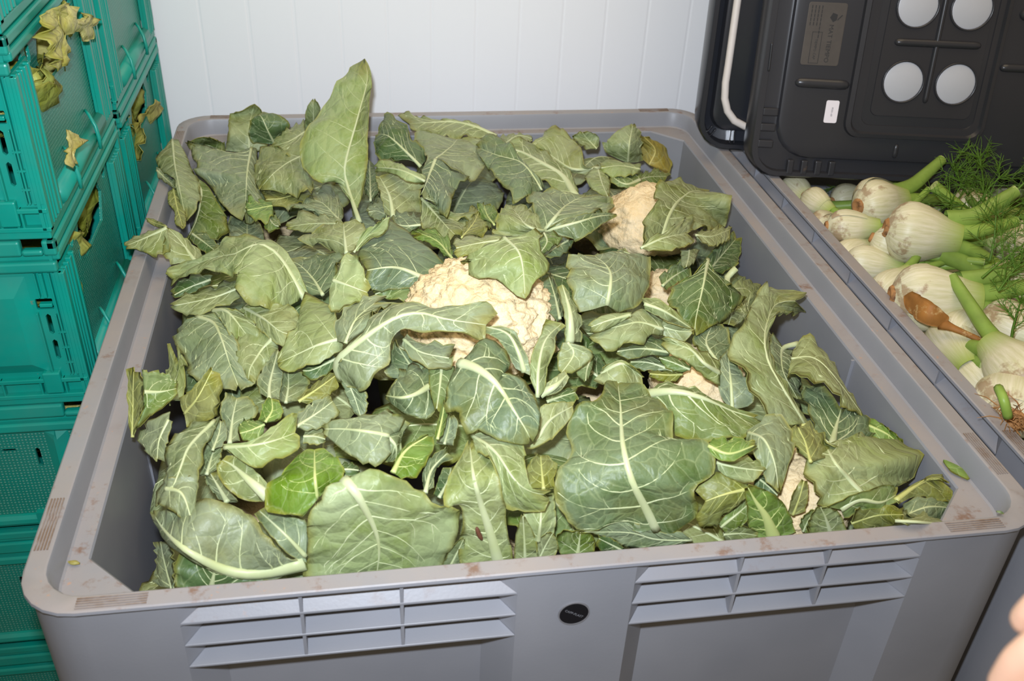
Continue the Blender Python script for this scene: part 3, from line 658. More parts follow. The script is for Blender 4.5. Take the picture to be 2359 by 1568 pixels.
def curd(parent, C, r, seed, sub=5, squash=.82):
    bm = bmesh.new(); bmesh.ops.create_icosphere(bm, subdivisions=sub, radius=1.0); sv = Vector((seed * 3.1, seed * 1.7, seed * .9))
    for v in bm.verts:
        d = v.co.normalized(); k = 1.0
        for s, a in ((3.0, .10), (7.0, .095), (15.0, .085)):
            f = noise.voronoi(d * s + sv)[0][0]; k += a * (.5 - min(1.0, f * 1.15) ** 1.35)
        k *= 1 if d.z > -.2 else 1 - .5 * min(1, -(d.z + .2))
        v.co = Vector((d.x * k * r, d.y * k * r, d.z * k * r * squash))
    me = bpy.data.meshes.new('curd'); bm.to_mesh(me); bm.free(); me.polygons.foreach_set('use_smooth', [True] * len(me.polygons)); me.materials.append(M['curd'])
    o = bpy.data.objects.new('curd', me); COL.objects.link(o); o.location = C; place_child(o, parent); tag(o, 'bumpy cream white curd'); return o
CROPS = {'A': (280, 120, .3062), 'B': (800, 230, .2755), 'C': (1250, 250, .3508), 'D': (280, 500, .2934), 'E': (740, 560, .3189), 'F': (1250, 580, .3189), 'G': (280, 830, .3507), 'H': (700, 950, .2755), 'I': (1250, 850, .2869), 'J': (1700, 650, .3890)}
def pts(s, crop, h):
    if s.strip() in ('', '-'): return None
    x0, y0, k = CROPS[crop]; out = []
    for q in s.split():
        w = [float(x) for x in q.split(',')]; out.append(lift(x0 + w[0] * k, y0 + w[1] * k, (w[2] if len(w) > 2 else h) / 100))
    return out
# ================================================================= the cauliflowers: (pixel spot, curd radius or 0, curd depth, label)
PLANTS = {
 'mid': ((1105, 745), .098, .012, 'cauliflower in the middle of the bin with a large exposed cream curd'),
 'ur': ((1492, 520), .080, .005, 'cauliflower at upper right with a tall strip of curd beside a pale leaf'),
 'r1': ((1535, 672), .040, -.02, 'cauliflower with a small bit of curd under dark leaves near right wall'),
 'r2': ((1608, 890), .060, -.012, 'cauliflower with a sliver of curd above the big flat veined leaf'),
 'fr': ((1838, 1142), .058, -.005, 'cauliflower near the front right corner with curd peeping between pale leaves'),
 'tall': ((815, 420), 0, 0, 'cauliflower with one tall upright leaf standing up against the white wall'),
 'bl': ((600, 400), 0, 0, 'cauliflower at the back left with rounded leaves by the bin corner'),
 'le': ((440, 540), 0, 0, 'cauliflower at the left with a folded leaf lying over the bin rim'),
 'bm': ((1080, 380), 0, 0, 'cauliflower at the back middle with long curved pale ribs'),
 'br': ((1390, 370), 0, 0, 'cauliflower at the back right with a withered yellow leaf'),
 'ml': ((640, 660), 0, 0, 'cauliflower left of the exposed curd with a broad arched pale leaf'),
 'ml2': ((560, 830), 0, 0, 'cauliflower below the arched leaf with wrinkled grey green leaves'),
 'mt': ((900, 590), 0, 0, 'cauliflower behind the exposed curd with white branching veins'),
 'lf': ((400, 1010), 0, 0, 'cauliflower at the front left with an upright yellow-edged folded leaf'),
 'fl': ((560, 1210), 0, 0, 'cauliflower in the front left corner with a long thick curved rib'),
 'ff': ((880, 1200), 0, 0, 'cauliflower at the front with a wide wet leaf hanging over the front rim'),
 'fm': ((1130, 1180), 0, 0, 'cauliflower at the front with a rolled leaf and yellow-green rib'),
 'big': ((1440, 1090), 0, 0, 'cauliflower with the large dark flat leaf with yellow-white veins'),
 'mr': ((1420, 720), 0, 0, 'cauliflower right of the exposed curd with crumpled blue-green leaves'),
 'rt': ((1780, 800), 0, 0, 'cauliflower along the right wall with a long rolled pale leaf'),
 'rc': ((2010, 1060), 0, 0, 'cauliflower at the right wall with a broad pale leaf in front of dark one'),
}
LEAVES = """
A|tall|e|6|7|.14|1790,1280,2 1700,1000,5 1680,850,8 1780,480,14 1850,200,18 1830,50,20|1690,1080,4 1600,960,5 1480,985,6 1340,830,8 1370,620,11 1520,400,14 1640,220,17 1740,80,19 1830,50,20|1780,1180,3 1850,900,7 1855,600,11 1870,300,16 1884,250,17 1866,120,19 1830,50,20
A|bl|p|5|4|0|960,760,1 960,560,4 985,450,6 1000,390,8|780,740,1 800,600,3 810,500,5 900,440,7 1000,390,8|1000,750,1 1100,700,2 1100,550,4 1060,450,7 1000,390,8
A|bl|d|6|4|0|1150,690,4 1100,590,7 1060,500,9 1030,470,9|1000,690,4 955,640,5 970,520,8 1030,470,9|1180,680,4 1240,590,6 1270,545,8 1200,480,9 1100,455,9 1040,470,9
A|bl|m|2|3|0|780,760 650,700 520,680|760,790 640,760 560,720 480,680|780,690 700,650 600,640 490,678
A|bl|g|4|5|0|975,720,5 945,900,5 935,1100,4 930,1240,3|880,745,4 700,760,3 540,700,2 490,690,2 560,850,3 535,900,3 650,990,3 720,1100,3 820,1220,3 910,1278,2|1015,730,4 1020,850,4 1010,1000,4 1055,1100,4 1050,1200,4 990,1270,3 930,1285,2
A|bl|p|5|4|0|1360,780,6 1240,840,6 1130,930,6 1040,1030,4|1250,790,6 1130,715,6 1050,740,5 1000,860,5 995,960,4 1035,1035,4|1370,900,6 1445,1000,5 1400,1060,5 1300,1080,4 1180,1045,4 1050,1040,4
A|bl|o|3|2|0|1350,1060 1200,1100 1070,1110|1360,1040 1200,1045 1030,1020|1490,1055 1330,1150 1180,1158 1060,1115
A|tall|p|6|3|0|1380,600,7 1250,680,7 1130,705,6|1370,500,7 1280,550,7 1200,620,7 1130,700,6|1350,790,6 1270,802,6 1180,755,6 1110,705,6
A|tall|p|8|3|0|1440,600,4 1445,480,8 1445,350,11|1370,600,4 1390,430,9 1440,350,11|1510,540,5 1490,410,10 1455,350,11
A|le|p|5|4|0|380,660,6 400,850,6 430,1000,6 490,1270,4|370,660,6 300,740,5 256,810,5 300,900,5 400,960,6 405,1010,6 440,1120,5 485,1270,4|430,660,6 490,790,5 545,900,5 600,1030,5 570,1180,5 490,1270,4
A|le|g|3|3|0|265,890 340,960 415,1030|260,860 350,930 410,980|270,930 340,990 415,1038
A|le|o|1.5|3|0|390,1030 420,1180 465,1330|350,1060 350,1140 400,1200 400,1290 460,1335|450,1050 480,1200 485,1300 465,1335
D|le|p|5|6|0|580,350,3 450,180,5 355,82,7|400,380,3 330,310,4 330,200,6 350,85,7|650,310,2 540,200,4 430,110,6 355,80,7
+|355,84,7 190,165,6 28,232,5|355,78,7 180,128,6 40,190,5 25,225,5|385,235,6 310,290,5 240,302,5 130,260,5 35,250,5
D|le|o|4|2|0|350,75,6 270,50,5 190,15,5|345,60,6 260,20,5 190,10,5|350,85,6 290,80,5 200,35,5
D|ml|e|7|7|.05|1440,650,3 1330,450,6 1200,270,8 1060,215,9 900,290,8 700,330,6 380,500,3|1480,640,3 1390,420,6 1220,200,8 1000,148,8 850,190,7 650,300,6 400,390,4 350,440,3|1390,660,3 1300,700,4 1160,690,6 1110,707,6 1000,690,6 900,590,7 905,470,8 720,425,7 560,445,6 440,490,4 385,545,3
D|ml|d|3|3|0|700,490 520,560 400,620|720,470 560,460 420,540 385,590|700,520 560,600 430,635 385,600
D|ml|p|4.5|4|0|920,560 700,640 390,700|920,490 800,510 640,560 490,620 380,690|930,640 800,700 640,772 570,782 430,740 380,700
D|ml2|g|3.5|5|0|590,780,4 720,830,4 790,970,4 850,1150,3 930,1362,2|560,790,4 440,860,3 400,960,3 480,1100,2 540,1250,2 700,1340,2 900,1368,2|730,750,4 860,900,4 920,1000,4 950,1100,3 970,1250,3 1050,1310,2 940,1365,2
D|ml2|p|4|6|0|720,735,4 830,742,5 950,880,4 1020,975,3|770,790,4 830,900,4 900,1010,3 1000,1000,3|840,710,5 980,770,4 1090,900,4 1040,980,3
D|ml2|p|3|5|0|1190,950,4 1100,1050,3 1010,1190,3 1000,1295,2|1150,930,4 1000,870,3 910,1000,3 910,1120,3 960,1250,2 1000,1300,2|1235,1010,3 1230,1100,3 1140,1170,2 1080,1240,2 1050,1312,2
D|ml|p|4.5|5|0|960,710,4 1120,800,5 1250,900,5 1390,930,4|1000,690,5 1160,700,5 1300,690,5 1400,760,5 1420,880,4|925,745,4 1050,860,4 1170,960,4 1290,1032,4 1370,980,4
D|ml|p|6|5|0|1730,950,7 1560,1000,7 1400,1070,6 1225,1150,5|1700,850,7 1650,690,7 1500,620,6 1400,680,6 1370,850,6 1300,980,6 1235,1050,5 1222,1140,5|1740,1030,6 1620,1112,6 1480,1160,6 1320,1207,5 1250,1197,5 1226,1155,5
D|ml|d|4|3|0|1690,1110 1500,1200 1410,1205|1640,1090 1480,1140 1390,1185|1690,1170 1600,1242 1500,1277 1420,1235
D|mt|e|9|4|0|1660,495,9 1780,535,9 1945,600,8|1670,470,9 1750,330,10 1805,278,10 1872,345,10 1920,470,9 1958,550,8|1640,560,8 1625,660,8 1640,758,7 1730,728,8 1830,690,8 1940,615,8
D|ml|u|4|4|0|1580,610,4 1500,480,4 1400,380,4 1310,340,4|1470,625,3 1400,520,4 1330,420,4 1290,350,4|1640,570,4 1690,430,5 1745,290,5 1550,295,4 1400,318,4 1310,338,4
D|tall|p|6|5|0|1765,285,6 1750,150,7 1745,45,7|1700,285,5 1560,220,5 1395,200,5 1410,160,5 1530,110,6 1640,70,6 1740,42,7|1800,275,6 1905,190,6 1925,130,7 1900,50,7 1830,32,7 1750,42,7
A|tall|p|5|4|0|1660,1295,6 1450,1290,5 1230,1320,4|1650,1260,6 1480,1220,5 1350,1205,5 1290,1260,4 1235,1310,4|1640,1325,5 1500,1350,5 1350,1352,4 1240,1328,4
A|tall|g|3.5|4|0|1650,1280 1530,1150 1430,1100|1480,1222 1370,1190 1235,1180 1380,1120 1430,1095|1670,1250 1650,1120 1570,1000 1480,1045 1440,1090
A|bl|m|2.5|5|0|550,960,4 600,1060,3 570,1250,2 500,1400,1|560,940,4 650,1010,3 720,1120,3 790,1240,2 805,1330,2 740,1420,1 600,1425,1|-
A|bl|b|5|2|0|1135,1155 1020,1180 935,1190|1130,1135 1030,1125 960,1118 930,1180|1145,1230 1100,1262 1050,1272 980,1250 935,1200
A|bl|m|4|2|0|1110,1250 1150,1300 1190,1310|1140,1200 1195,1290 1197,1310|1070,1310 1105,1347 1150,1342 1190,1320
A|bl|g|1|5|0|950,1440 945,1350 945,1260|830,1440 800,1330 810,1250 930,1255|1070,1440 1070,1350 1030,1270 945,1255
A|le|d|3|3|0|530,1365 620,1430 705,1495|560,1345 640,1365 745,1460|515,1400 560,1460 650,1525
B|bm|d|7|5|0|615,560,6 480,420,8 390,340,9 330,300,9 245,288,8|480,480,6 400,505,6 250,480,6 232,380,7 238,300,8|655,500,6 640,410,7 535,330,8 500,230,9 420,165,10 340,108,10 270,240,9
B|bm|p|5.5|8|0|1245,305,5 1050,222,6 880,185,6 680,190,6 480,200,5|1230,280,5 1000,185,6 700,155,6 500,120,5 420,125,5|1210,340,5 1100,335,5 900,330,5 700,300,5 530,250,5
B|bm|p|5|11|0|1915,815,4 1800,640,5 1600,510,6 1390,415,6 1080,430,6 870,400,5|1935,760,4 1820,570,5 1660,440,5 1560,360,5 1400,345,6 1100,335,6 870,380,5|1850,820,4 1700,740,4 1560,640,5 1350,520,5 1100,500,5 870,430,5
B|bm|u|7.5|4|0|1625,755,6 1520,590,8 1420,510,8 1250,465,8 1085,395,7|1645,720,6 1560,600,8 1450,500,8 1380,395,9 1260,305,9 1120,328,8 1075,380,7|1560,790,6 1400,862,6 1360,800,6 1270,690,7 1190,590,7 1105,470,7 1075,400,7
B|bm|u|7.5|6|0|740,495,9 690,620,8 650,720,8 612,812,7|700,505,9 620,590,8 650,700,8 612,800,7|790,508,9 900,620,8 1025,690,7 930,740,7 870,850,7 835,992,6 720,880,6 640,825,7
B|bm|g|6.5|3|0|740,490,8 860,400,7 930,320,6|640,575,7 660,480,7 600,400,6 550,280,6 700,308,6|800,530,8 900,600,7 1040,655,6 1155,570,6 1090,400,6 1070,330,6
B|bm|e|9|3|0|650,680,9 450,590,10 230,560,9|665,640,9 560,598,10 400,520,10 290,503,10 222,555,9|625,702,8 500,680,9 360,612,9 235,603,8
B|tall|p|6|7|0|385,985,5 350,800,7 260,630,8|320,960,5 275,800,7 235,640,8|630,900,5 610,760,6 650,690,7 420,620,8
B|tall|d|4|3|0|195,840 190,650 185,495|150,790 125,560 185,490|270,790 250,650 222,540
B|tall|g|3|2|0|335,965 250,930 165,940|280,790 200,860 160,935|330,965 250,1012 175,960
B|mt|p|5|5|0|620,820,6 760,980,5 850,1080,5 930,1155,4|630,930,5 605,1050,4 700,1125,4 850,1192,4|830,985,5 1000,985,5 1115,958,4 970,1130,4
B|mt|o|4.5|2|0|955,1155 1050,1040 1105,930|935,1130 1000,1000 1040,878|1135,1120 1205,1050 1115,955
B|mt|b|5|2|0|1230,1045 1170,960 1140,880|1105,970 1088,890 1140,870|1265,1005 1255,930 1195,872
B|mt|p|5.5|4|0|1650,1095,5 1500,1050,6 1370,895,5|1190,1110,4 1240,1000,5 1310,900,5 1385,868,5|1670,1065,5 1610,980,5 1510,920,5 1400,870,5
B|ur|g|6.5|6|0|1645,1095,5 1740,980,7 1850,870,7 2000,798,7|1590,1050,5 1550,900,6 1495,830,6 1600,755,6 1850,785,7 2000,793,7|1800,1070,6 1900,995,7 2100,965,7 2215,945,6 2215,860,6 2130,815,6
B|ur|u|10|4|0|1655,1095,9 1900,1030,11 2100,975,11 2255,962,10|1700,1055,10 1850,985,11 2100,945,11 2255,958,10|1720,1110,9 1800,1140,9 1900,1160,9 1920,1192,9 2050,1100,10 2150,1030,10 2255,972,10
B|mid|e|12|5|0|1310,1150,12 1430,1270,13 1470,1420,12 1488,1662,10|1280,1170,12 1080,1260,11 915,1345,10 1000,1350,10 1020,1420,10 1060,1492,10 1130,1502,10 1240,1490,10 1330,1570,10 1400,1632,10 1488,1662,10|1400,1140,12 1640,1100,12 1610,1200,12 1665,1300,11 1692,1400,11 1620,1480,11 1560,1530,11 1510,1640,10 1488,1662,10
B|mid|p|9|2|0|1300,1170 1100,1200 890,1245|1290,1135 1100,1145 930,1148 882,1200|1290,1195 1100,1262 960,1322 888,1290
B|ur|m|11|2|0|1645,1110 1670,1190 1595,1305|1635,1120 1590,1200 1558,1282|1725,1098 1805,1150 1705,1235 1618,1312
B|ur|u|8|2|0|1850,1175 1740,1240 1640,1315|1780,1148 1700,1220 1630,1305|1905,1175 1825,1292 1700,1335
B|mt|u|6|7|0|650,1495,5 480,1420,6 350,1400,7 140,1430,7|810,1360,5 640,1190,6 540,1120,6 380,1010,7 330,978,7 250,1080,7 75,1285,7|560,1570,4 400,1590,4 200,1590,5 145,1500,6
E|mt|m|4|4|0|745,280 560,310 370,375|745,250 560,225 400,280 355,320|710,335 640,402 560,412 450,392 365,382
B|mt|u|6|3|0|615,1045 480,1055 385,1030|612,1005 520,970 430,952 368,1000|595,1062 500,1112 440,1112 385,1042
B|mt|b|5|3|0|885,1335 760,1190 590,1110|875,1270 835,1160 720,1098 600,1083 525,1130|835,1312 740,1240 640,1192 535,1152
B|mt|e|8|2|0|55,1275,7 180,1130,8 345,975,9|150,1120,8 250,1040,9 335,968,9|90,1262,7 185,1172,8 322,1112,8 357,980,9
B|br|p|3.5|4|0|1320,370 1430,300 1560,330|1240,300 1400,278 1545,308|1340,385 1450,405 1545,352
B|br|p|5|6|0|2110,570,5 1900,582,5 1760,505,5 1600,385,5|2095,540,5 1985,560,6 1965,420,7 1900,330,7 1800,260,7 1690,212,7 1600,310,6 1490,412,5|2000,635,4 1850,605,4 1680,545,4 1550,455,4
B|br|p|6|3|0|2085,410,5 2020,340,6 1960,265,8|1990,425,5 1880,310,7 1950,260,8|2098,390,5 2098,300,7 2000,258,8
C|br|p|6|4|0|560,355,4 570,230,8 592,102,10|430,300,4 395,240,6 480,160,8 585,100,10|655,335,4 650,250,7 632,150,9 597,100,10
C|br|y|4.5|3|0|700,370,3 740,270,6 655,178,8|660,335,3 635,250,5 636,180,8|835,435,3 842,345,4 790,250,6 700,186,8
C|br|e|7|3|0|640,398 500,378 372,392|645,368 520,348 430,338 372,370|625,432 540,452 430,434 372,402
C|br|m|6|6|0|640,468 540,497 435,435|645,440 540,440 445,425|645,505 540,525 432,492
C|br|e|6.5|2|0|365,400 390,490 432,585|335,400 272,452 328,532 420,588|435,408 445,480 437,575
C|ur|m|3.5|3|0|620,475 700,450 830,445|625,430 740,405 838,445|650,515 730,505 800,475
C|ur|p|8|7|0|775,850,6 830,700,8 900,600,9 1000,540,9 1105,562,8|645,905,7 655,780,8 700,680,9 738,600,9 738,500,9 850,468,9 980,488,8 1095,540,8|880,845,7 1000,790,7 1120,802,6 1200,772,5 1240,650,5 1228,578,6 1150,590,7 1110,578,8
C|ur|p|9|3|0|645,915,9 800,850,10 960,820,9|700,850,10 850,790,10 962,708,10 998,790,9|700,932,9 820,935,9 940,908,9 1003,872,8
C|ur|p|7|3|0|1005,830 1110,840 1240,790|1055,800 1150,788 1248,778|1050,882 1130,902 1225,862
C|r1|d|3|4|0|1080,1080,2 1170,970,3 1280,845,4|1060,1000,2 1150,895,4 1255,805,4|1180,1080,2 1265,1035,2 1295,950,3 1308,848,4
F|mr|g|9|5|0|465,385,8 490,250,10 480,130,10 365,18,8|260,435,7 200,330,8 160,230,9 180,140,9 165,70,9 280,18,8|560,445,7 700,370,7 775,230,7 768,100,7 725,18,7 560,3,7 400,8,8
F|mr|p|8|10|.02|200,650,6 205,520,8 190,400,9 135,225,10|155,650,6 160,520,8 145,400,9 105,255,10|275,650,5 278,500,7 238,400,8 155,240,10
E|mr|u|6|3|0|1725,545 1690,390 1640,225|1705,565 1600,425 1575,295|1745,525 1738,380 1655,205
F|mr|p|8|4|0|870,560,7 700,510,8 560,540,8 390,575,7|875,508,7 740,412,8 620,460,8 500,520,8 400,580,7|865,605,6 770,607,7 720,682,7 600,667,7 500,713,7 420,692,7 335,620,7
+|635,455,9 480,495,9 335,545,8|642,440,9 480,448,9 380,483,9 325,530,8|620,475,9 500,542,8 400,582,8 338,575,7
+|735,375,9 880,430,9 1090,562,7|715,338,9 820,338,9 930,408,9 1015,490,8 1095,558,7|740,415,8 850,475,8 960,525,7 1075,565,7
+|860,540,7 980,570,7 1085,578,7|870,498,8 980,530,8 1092,562,7|862,602,6 970,652,6 1030,642,6 1085,585,7
F|r1|d|7|5|0|1195,55,8 1170,190,8 1140,330,7 1105,500,6 1098,607,5|1150,90,8 1070,180,7 935,250,7 900,330,6 940,412,6 1020,502,5 1088,602,5|1232,130,8 1295,230,7 1428,290,6 1436,370,5 1300,492,5 1180,562,5 1110,607,5
F|r1|m|5.5|3|0|865,245 960,170 1075,105|835,200 920,120 1000,58 1065,58|895,275 980,222 1078,172
F|r1|p|7|2|0|1060,-10 1050,60 1035,115|995,-10 1000,90 1025,122|1125,-10 1092,82 1048,115
F|rt|p|3|8|.25|1400,118,5 1330,200,3 1390,330,3 1340,530,3|1330,210,3 1280,260,3 1300,400,3 1300,520,3|1440,200,3 1500,205,2 1575,240,1 1535,340,2 1475,480,2 1380,540,3
F|rt|p|8|5|0|1900,1260,3 1740,1000,6 1640,830,7 1600,650,8 1630,480,8 1700,370,8 1895,345,5|1800,1245,4 1640,1192,5 1525,1060,6 1445,950,7 1455,890,8 1365,740,8 1355,620,8 1430,540,8 1530,330,8 1588,250,8 1700,268,7 1898,283,5|1930,1250,3 1810,1030,5 1680,870,6 1640,700,7 1650,510,8 1725,435,8 1800,458,6 1893,425,5
F|r2|g|6|4|0|1370,1140,4 1360,950,6 1335,720,6|1300,1065,4 1262,950,5 1265,800,6 1335,705,6|1485,1115,4 1530,1055,5 1450,900,6 1395,800,6
F|r2|p|7|6|0|1275,875,6 1160,800,8 1060,702,8 850,632,7|1270,790,6 1150,718,7 1030,652,8 900,618,8 848,628,7|1265,975,5 1150,892,6 1050,802,7 930,742,7 855,675,7
F|r1|u|4.5|4|0|1260,790 1180,660 1225,530|1120,725 1085,620 1185,535|1305,780 1360,650 1295,530 1240,522
F|mr|u|6|3|0|920,725 720,700 520,722|870,615 760,605 640,678 520,710|910,750 760,750 640,778 530,738
F|r2|u|4|3|0|940,855 760,800 620,795|870,775 760,750 620,785|860,865 720,856 610,815
F|r2|m|5|2|0|1065,850 940,800 830,760|1075,825 940,755 830,752|1010,868 900,846 840,775
F|r2|o|4|2|0|1010,885 900,890 760,880|990,845 850,862 760,865|970,938 860,938 770,900
F|big|p|4.5|6|0|425,880,4 560,808,6 650,850,5 730,920,4|430,835,5 560,782,6 650,825,6 735,905,4|370,935,4 480,975,4 600,1005,4 720,1000,3
F|mr|p|7|3|0|180,652,8 225,740,7 130,885,6|145,655,8 105,750,7 110,855,6|305,685,8 375,745,7 292,825,6 215,878,6
F|mr|m|5|2|0|355,752 320,850 310,940|320,780 238,862 305,945|375,752 355,845 322,935
I|big|k|8|8|.03|915,1290,5 800,1060,8 710,880,10 650,640,10 630,450,9 620,260,8 600,98,6|760,1295,4 480,1250,5 300,1292,4 188,1212,5 98,1090,6 78,900,7 230,680,8 172,480,8 260,350,9 450,240,9 500,108,7 590,93,6|1000,1300,5 1100,1292,5 1222,1182,6 1245,1080,8 1205,960,8 1372,862,8 1395,770,8 1335,620,9 1150,570,9 1062,560,9 1052,420,9 992,290,8 882,208,7 822,158,7 640,108,6
I|r2|m|6|8|0|840,195,6 1050,178,8 1280,230,8 1530,340,6 1740,400,5|845,165,6 1000,108,6 1200,140,7 1400,250,7 1560,318,6 1730,368,5|960,310,6 1050,410,6 1070,565,5 1200,595,5 1400,585,5 1600,565,5 1775,430,4
I|fr|g|7|4|0|1650,510,6 1780,570,8 1860,760,7 1892,992,5|1635,495,6 1780,398,7 1900,383,7 1995,450,7 2010,600,6 1982,750,6 1900,990,5|1635,590,6 1700,690,7 1755,800,6 1800,900,6 1882,990,5
I|big|b|10|3|0|1330,615 1500,680 1718,608|1375,545 1530,548 1705,585|1355,682 1470,748 1580,713 1718,624
I|big|p|7|3|0|1395,750 1550,790 1792,820|1440,685 1640,685 1735,738 1795,810|1415,812 1500,903 1640,925 1718,882
I|big|o|6|4|0|1665,960,6 1480,1000,7 1285,1065,6|1645,925,6 1500,875,7 1380,825,7 1212,960,6|1665,1012,6 1520,1135,6 1420,1225,5 1300,1295,5 1225,1185,6
I|fr|b|7|12|0|1855,1350,6 1790,1180,8 1710,1060,8 1635,925,7|1715,1345,5 1645,1250,6 1635,1100,7 1620,955,7|2045,1315,5 1995,1180,6 1892,1028,7 1760,965,7 1655,925,7
I|big|g|10|3|0|1195,1370,9 900,1360,11 700,1310,11 285,1302,9|1110,1298,9 920,1288,10 800,1228,11 680,1222,11 560,1182,11 420,1228,10 285,1298,9|1110,1402,9 900,1432,9 720,1442,9 560,1372,10 420,1322,10 292,1312,9
I|big|m|3|5|0|280,1510 290,1420 302,1310|150,1505 105,1350 200,1285 292,1295|405,1485 425,1380 385,1315 312,1305
I|big|d|2.5|3|0|650,1460 560,1410 440,1350|650,1425 540,1345 440,1315|610,1475 480,1465 425,1400
I|fr|p|5|3|0|1450,1325 1600,1315 1735,1335|1465,1265 1600,1250 1730,1305|1475,1385 1600,1375 1738,1350
I|big|m|3.5|3|0|1430,1265 1540,1180 1660,1080|1410,1230 1520,1115 1650,1035|1460,1295 1600,1255 1675,1150
J|rc|p|7|4|0|315,455,6 440,450,7 550,540,7 745,795,4|328,400,6 400,333,7 452,348,7 545,470,6 625,600,5 748,785,4|305,500,6 308,552,6 400,582,7 480,602,7 600,722,6 735,793,4
J|rc|u|3.5|8|0|555,970,3 590,830,4 615,735,5|470,900,3 415,800,3 375,640,3 480,598,4|745,965,2 785,900,2 755,795,3 650,745,4
J|rc|b|3|3|0|775,850 900,910 1003,1005|765,798 870,848 965,930|785,912 880,962 993,1012
J|rc|e|6|7|0|740,1255,5 650,1150,6 570,1060,7 470,890,5|640,1285,5 480,1335,5 418,1200,6 395,1080,6 440,950,6 465,875,5|900,1225,4 1012,1172,3 1093,1092,2 1098,1028,2 962,988,3 880,928,4 760,938,5 640,938,6 560,1000,7 500,900,6
J|fr|o|7|3|0|430,1065 400,950 350,850|375,1005 320,950 316,870 345,848|545,1045 525,930 440,848 370,838
J|fr|b|3|3|0|290,1130 350,1095 410,1085|290,1090 330,1045 405,1050|300,1160 350,1165 408,1120
J|rc|o|7|5|0|935,1290,6 1060,1203,7 1185,1143,7|925,1275,6 1055,1188,7 1180,1135,7 1245,1185,6|955,1312,6 1040,1268,6 1120,1273,6 1200,1293,6 1275,1292,5 1252,1220,6
J|rc|g|5.5|3|0|990,1385,5 1130,1330,6 1290,1340,4|975,1310,5 1060,1268,6 1180,1283,6 1270,1288,5 1298,1338,4|1015,1405,5 1120,1410,5 1220,1412,4 1275,1390,4
J|rc|p|5|2|0|930,1412 1100,1422 1297,1438|1000,1398 1150,1404 1275,1412|1000,1432 1120,1446 1245,1443
J|rc|m|8|7|0|610,1345,7 720,1288,8 840,1303,7 945,1255,6|530,1320,6 700,1255,7 850,1200,7 945,1215,6|630,1395,6 760,1345,7 850,1335,6 955,1300,6
J|rc|o|6|3|0|670,1425 820,1380 995,1380|690,1335 850,1312 990,1350|690,1452 850,1448 975,1420
J|fr|p|5|5|0|545,1475 515,1385 485,1325|395,1465 430,1370 470,1325|645,1465 605,1370 520,1325
J|fr|m|5|2|0|385,1475 420,1400 465,1345|365,1440 385,1390 440,1345|420,1485 475,1440 485,1370
J|fr|o|7|3|0|325,1375 360,1280 395,1165|295,1365 325,1250 380,1165|395,1355 415,1270 408,1175
J|fr|d|4|2|0|105,1150 170,1200 240,1268|125,1135 205,1178 245,1250|95,1200 150,1255 235,1272
J|rt|g|4.5|7|.2|355,362,5 260,400,4 270,540,4 350,690,3|200,300,5 175,400,5 205,520,4 280,665,3|335,400,4 325,480,4 365,600,3 375,695,3
G|lf|o|7|3|0|72,505,4 80,300,6 85,50,9|62,480,4 42,300,6 38,80,8 80,43,9|102,435,5 152,290,7 163,180,8 128,78,9
G|lf|m|8|4|0|150,205,9 260,205,8 370,185,7|128,88,9 200,68,9 300,88,8 365,140,7|150,300,8 98,445,6 200,362,7 312,282,7 368,215,7
G|lf|o|8|3|0|415,350,6 510,235,8 603,48,10|372,250,7 460,200,8 540,110,9 588,43,10|440,440,5 560,400,6 655,345,7 642,260,8 670,190,9 645,88,9
G|lf|g|6|4|0|310,390,7 250,520,6 235,660,5|320,335,7 200,380,7 105,480,5 148,580,5 230,665,5|335,400,7 305,520,6 292,665,5
+|610,395,7 450,560,8 390,700,8 330,850,7 235,955,5|450,430,7 360,488,8 285,570,8 288,680,7 298,760,7 238,840,6 222,965,5|645,375,6 605,480,7 553,555,7 543,650,7 512,745,7 500,800,7 340,965,5
+|290,840,7 400,880,7 467,1075,5|238,940,6 330,988,6 400,1042,5 460,1075,5|310,765,8 495,775,7 488,920,6 470,1065,5
G|fl|g|5.5|12|0|1205,1330,5 1000,1385,5 800,1402,5 620,1352,5 420,1240,5 280,1112,4 198,985,3|1195,1305,5 1080,1288,5 1000,1180,5 880,1030,5 720,948,6 560,908,6 420,960,5 280,980,4 205,982,3|1195,1350,5 1000,1433,4 780,1433,4 600,1385,4 400,1275,3 255,1145,3 190,1000,3
G|fl|d|2.5|7|0|585,1510 610,1400 625,1320|335,1495 345,1350 395,1245 560,1330|900,1475 1000,1435 800,1425 640,1370
G|fl|g|0|3|0|335,1500,0 290,1340,0 255,1175,0|240,1475,-1 208,1440,-1 232,1300,-1 220,1195,-1|350,1455,1 350,1300,1 325,1195,1
G|fl|p|7|9|0|960,895,7 840,790,8 730,690,8 645,648,8|945,925,6 800,915,6 700,845,7 635,760,7 625,680,8|965,815,7 905,755,8 850,695,8 780,625,8 690,630,8
G|fl|e|9|4|0|675,572,9 850,560,10 1000,530,10 1160,470,9|672,552,9 850,532,10 980,448,10 1130,335,10 1150,400,9|715,602,9 830,685,9 900,715,9 1000,662,9 1155,602,9 1170,500,9
G|fl|g|4.5|5|0|695,930 630,820 578,735|640,905 555,800 552,735|765,925 695,840 622,732
G|ff|b|9|3|0|1285,905,8 1270,760,10 1268,578,8|1185,1025,8 960,988,7 938,880,8 1018,770,8 1118,680,8 1158,608,8 1220,585,8|1335,850,8 1455,780,8 1465,720,8 1392,630,8 1310,580,8
G|fl|g|5|4|0|1210,1285 1050,1120 890,975|1215,1325 1100,1275 1000,1175 875,1010|1225,1120 1210,1050 1080,1010 960,960
